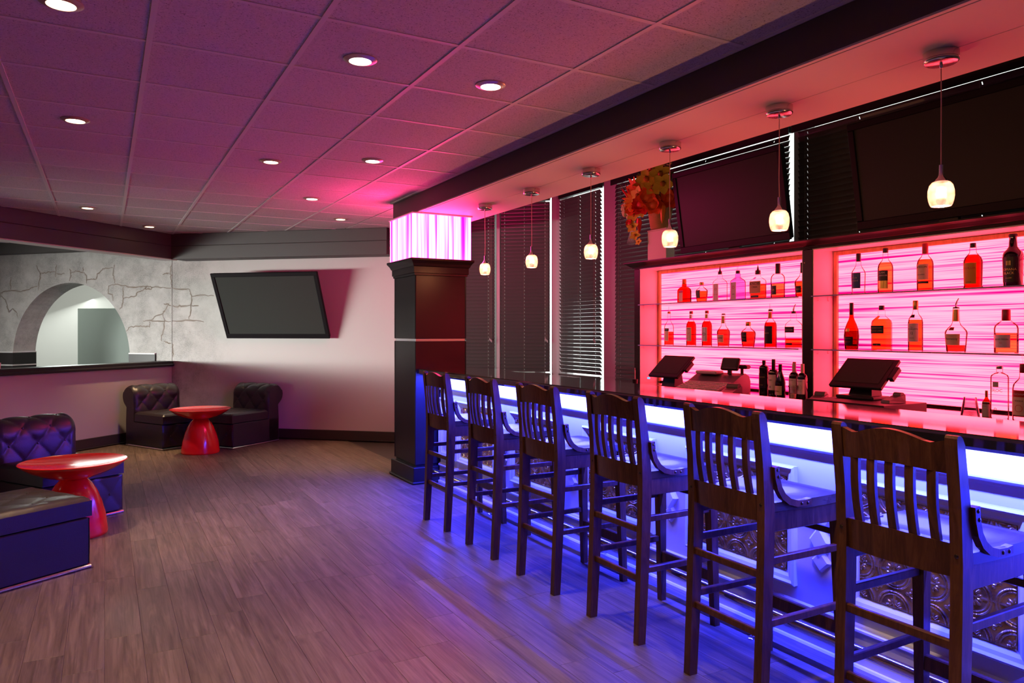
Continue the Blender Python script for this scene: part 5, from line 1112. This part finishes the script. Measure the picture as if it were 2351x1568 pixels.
# ------------------------------------------------------------------ flowers on top of the back bar
pdl = thing('pedestal', 'pale cream block on the back bar carrying the flower pot', 'pedestal', (4.47, 5.27, 2.0405))
obj('pedestal_body', G().box(-0.05, 0.05, -0.13, 0.13, 0, 0.285, 0.004), 'pedestal_cream', pdl); obj('pedestal_edge', G().box(-0.053, 0.053, -0.133, 0.133, 0.285, 0.296, 0.003), 'pedestal_cream', pdl)
FO = Vector((4.46, 5.27, 2.337))
fl = thing('flower_arrangement', 'orange, red and yellow flowers spilling from a rough clay pot on the back bar', 'flowers', FO)
obj('pot', G().lathe([(0.0, 0.0), (0.085, 0.0), (0.095, 0.06), (0.108, 0.15), (0.118, 0.20), (0.122, 0.205), (0.112, 0.205), (0.10, 0.19), (0.0, 0.185)], 28), 'pot_clay', fl, smooth=True)
rn = random.Random(5)
def basis(d):
    d = Vector(d).normalized(); a = d.cross(Vector((0, 0, 1)));
    if a.length < 0.1: a = d.cross(Vector((1, 0, 0)))
    a.normalize(); return a, a.cross(d).normalized() * -1, d
def petal(c, d, ang, L, W, lift, curl=0.25):
    """one curved petal around axis d at c: 2 x 5 grid with thickness by doubling"""
    a, b, n_ = basis(d); dir_ = a*math.cos(ang) + b*math.sin(ang); sd = n_.cross(dir_).normalized()
    g = G(); N = 5; vs = []
    for th in (0.0, 0.0012):
        for i in range(N + 1):
            t_ = i / N; wv = W * math.sin(PI * (0.12 + 0.88*t_)) ** 0.8 * (1 if i < N else 0.25); up_ = lift * t_ + curl * L * t_ * t_
            m_ = c + dir_ * (L * t_) + n_ * (up_ + th)
            vs += [m_ - sd*wv/2 + n_*wv*0.12, m_, m_ + sd*wv/2 + n_*wv*0.12]
    fs = []
    for q in range(2):
        o_ = q * (N+1) * 3
        for i in range(N):
            for k in range(2):
                f = (o_+i*3+k, o_+i*3+k+1, o_+(i+1)*3+k+1, o_+(i+1)*3+k); fs.append(f if q else f[::-1])
    return g.add(vs, fs)
def bloom(pos_, d, kind, s):
    c = Vector(pos_)
    if kind == 'orchid':
        e = bpy.data.objects.new('orchid_bloom', None); COL.objects.link(e); e.parent = fl
        a0 = rn.random() * 6
        for k in range(5): obj('petal', petal(c, d, a0 + k*2*PI/5, s, s*0.75, 0.0, 0.15), 'petal_yellow', e, smooth=True)
        obj('flower_eye', G().ball(c + Vector(d).normalized()*s*0.12, s*0.24, 10, 6), 'flower_eye', e, smooth=True)
    elif kind in ('lily', 'gerbera'):
        e = bpy.data.objects.new('lily_bloom' if kind == 'lily' else 'gerbera_bloom', None); COL.objects.link(e); e.parent = fl
        n_ = 6 if kind == 'lily' else 14
        for k in range(n_): obj('petal', petal(c, d, k*2*PI/n_ + rn.random()*0.2, s, s*(0.5 if kind == 'lily' else 0.28), 0.0, 0.35 if kind == 'lily' else 0.1), 'petal_orange' if kind == 'lily' else 'petal_gold', e, smooth=True)
        obj('flower_eye', G().ball(c, s*0.2, 8, 6), 'flower_eye', e, smooth=True)
    elif kind == 'rose':
        e = bpy.data.objects.new('rose_bloom', None); COL.objects.link(e); e.parent = fl
        mt = rn.choice(('petal_red', 'petal_rust', 'petal_rust'))
        obj('rose_heart', G().ball(c, s*0.45, 10, 8), mt, e, smooth=True)
        for lay, (L_, cu_) in enumerate(((0.65, 0.9), (0.85, 0.6), (1.0, 0.25))):
            for k in range(6): obj('petal', petal(c - Vector(d).normalized()*s*0.15*lay, d, k*PI/3 + lay*0.5, s*L_, s*0.8, 0, cu_), mt, e, smooth=True)
    elif kind == 'hydrangea':
        e = bpy.data.objects.new('hydrangea_bloom', None); COL.objects.link(e); e.parent = fl
        g = G()
        for k in range(46):
            u, v = rn.uniform(-1, 1), rn.uniform(0, 2*PI); q = math.sqrt(1-u*u); dd = Vector((q*math.cos(v), q*math.sin(v), u)); g.ball(c + dd*s*0.75, s*0.24, 6, 4)
        ob = obj('floret_cluster', g, 'petal_green', e, smooth=True); ob['kind'] = 'stuff'
front = Vector((-1, -0.55, 0.1))
spec = [('lily', -0.05, 0.10, 0.47, 0.075), ('lily', -0.08, 0.22, 0.42, 0.07), ('lily', -0.10, 0.15, 0.36, 0.075), ('lily', -0.13, 0.05, 0.40, 0.07), ('lily', -0.06, 0.27, 0.36, 0.06),
        ('orchid', -0.15, -0.02, 0.42, 0.085), ('orchid', -0.13, -0.15, 0.44, 0.08), ('orchid', -0.15, -0.20, 0.34, 0.08), ('orchid', -0.17, 0.06, 0.29, 0.07), ('orchid', -0.16, -0.10, 0.33, 0.07), ('orchid', -0.10, -0.08, 0.53, 0.06),
        ('orchid', -0.13, 0.16, 0.13, 0.055), ('orchid', -0.14, 0.06, 0.15, 0.05), ('orchid', -0.12, 0.19, 0.03, 0.05), ('orchid', -0.11, 0.17, -0.05, 0.045), ('orchid', -0.09, 0.15, -0.11, 0.03),
        ('gerbera', -0.16, 0.13, 0.26, 0.085), ('rose', -0.15, 0.16, 0.19, 0.065), ('rose', -0.17, 0.02, 0.20, 0.085), ('rose', -0.17, -0.06, 0.25, 0.085), ('rose', -0.15, -0.10, 0.18, 0.075), ('rose', -0.10, 0.20, 0.29, 0.06), ('rose', -0.12, 0.10, 0.30, 0.06), ('rose', -0.12, 0.22, 0.07, 0.04),
        ('hydrangea', -0.09, 0.25, 0.20, 0.075), ('hydrangea', -0.02, -0.02, 0.32, 0.09), ('rose', -0.03, -0.14, 0.24, 0.08), ('lily', -0.02, 0.02, 0.52, 0.07)]
for kd, x, y, z, s in spec:
    d = Vector((-0.9, -0.55, 0.05)) + Vector((rn.uniform(-.25, .25), (y)*1.8 + rn.uniform(-.25, .25), rn.uniform(-.1, .35)))
    bloom((x * 1.15, y * 1.2, z * 1.02 + 0.01), d, kd, s * 1.28)
def spike(p0_, p1_, w_, mat, name):
    p0_, p1_ = Vector(p0_), Vector(p1_); m_ = (p0_ + p1_) / 2 + Vector((0, 0, 0.01))
    obj(name, G().tube([p0_, p0_.lerp(m_, 0.6), m_, m_.lerp(p1_, 0.6), p1_], [w_*0.6, w_, w_*0.85, w_*0.5, 0.0008], 6), mat, fl, smooth=True)
for p1_ in ((-0.06, 0.50, 0.36), (-0.05, 0.53, 0.29), (-0.10, 0.46, 0.45), (-0.09, 0.40, 0.48)): spike((-0.10, 0.27, 0.27), p1_, 0.016, 'spike_red', 'bird_of_paradise_spike')
for p1_ in ((-0.20, 0.05, 0.30), (-0.21, -0.02, 0.24), (-0.20, 0.02, 0.36)): spike((-0.14, 0.12, 0.26), p1_, 0.008, 'spike_red', 'bird_of_paradise_spike')
for (p, q) in (((-0.10, 0.18, 0.12), (-0.08, 0.20, -0.02)), ((-0.12, -0.19, 0.18), (-0.13, -0.18, 0.02))): spike(p, q, 0.028, 'petal_orange' if p[1] < 0 else 'spike_red', 'hanging_bud')
for k in range(16):
    y = 0.30 + 0.02*(k % 4); a = -1.9 + k * 0.055; L_ = 0.16
    obj('palm_leaflet', G().tube([(-0.08, 0.26 - 0.004*k, 0.12), (-0.085, 0.26 + 0.5*L_*math.cos(a) + 0.02, 0.10 + 0.45*L_*math.sin(a)), (-0.08, 0.27 + 1.15*L_*math.cos(a) + 0.03, 0.09 + 1.3*L_*math.sin(a))], [0.002, 0.003, 0.0006], 5), 'frond_pale', fl)
for k, (x, y, z, s) in enumerate(((-0.03, 0.24, 0.46, 0.12), (-0.11, 0.24, 0.34, 0.09), (-0.06, -0.24, 0.48, 0.11), (-0.03, -0.16, 0.55, 0.10), (-0.02, 0.18, 0.55, 0.1), (-0.05, 0.0, 0.58, 0.09), (0.0, -0.2, 0.4, 0.12), (-0.02, 0.32, 0.30, 0.10), (-0.04, -0.1, 0.47, 0.12), (-0.01, 0.1, 0.42, 0.13))):
    obj('leaf', petal(Vector((x, y, z)), (-0.9, -0.3, 0.3), rn.random()*6.28, s, s*0.5, 0, 0.1), 'leaf_green', fl, smooth=True)
for k in range(9):
    y = -0.22 + rn.random()*0.2; z = 0.50 + rn.random()*0.12; g = G(); g.tube([(-0.04, y*0.6, 0.42), (-0.06, y, z)], 0.0018, 5)
    st_ = obj('filler_stem', g, 'leaf_green', fl); g = G()
    for q in range(7): g.ball((-0.06 + rn.uniform(-.02, .02), y + rn.uniform(-.03, .03), z + rn.uniform(-.03, .03)), 0.008, 6, 4)
    ob = obj('filler_buds', g, 'petal_green', st_); ob['kind'] = 'stuff'
for k, (y, z) in enumerate(((0.55, 0.52), (0.50, 0.49), (0.44, 0.53))): obj('twig', G().tube([(-0.07, 0.24, 0.30), (-0.07, (0.24 + y)/2, 0.38 + 0.02*k), (-0.06, y, z)], [0.003, 0.0022, 0.001], 5), 'petal_green', fl)
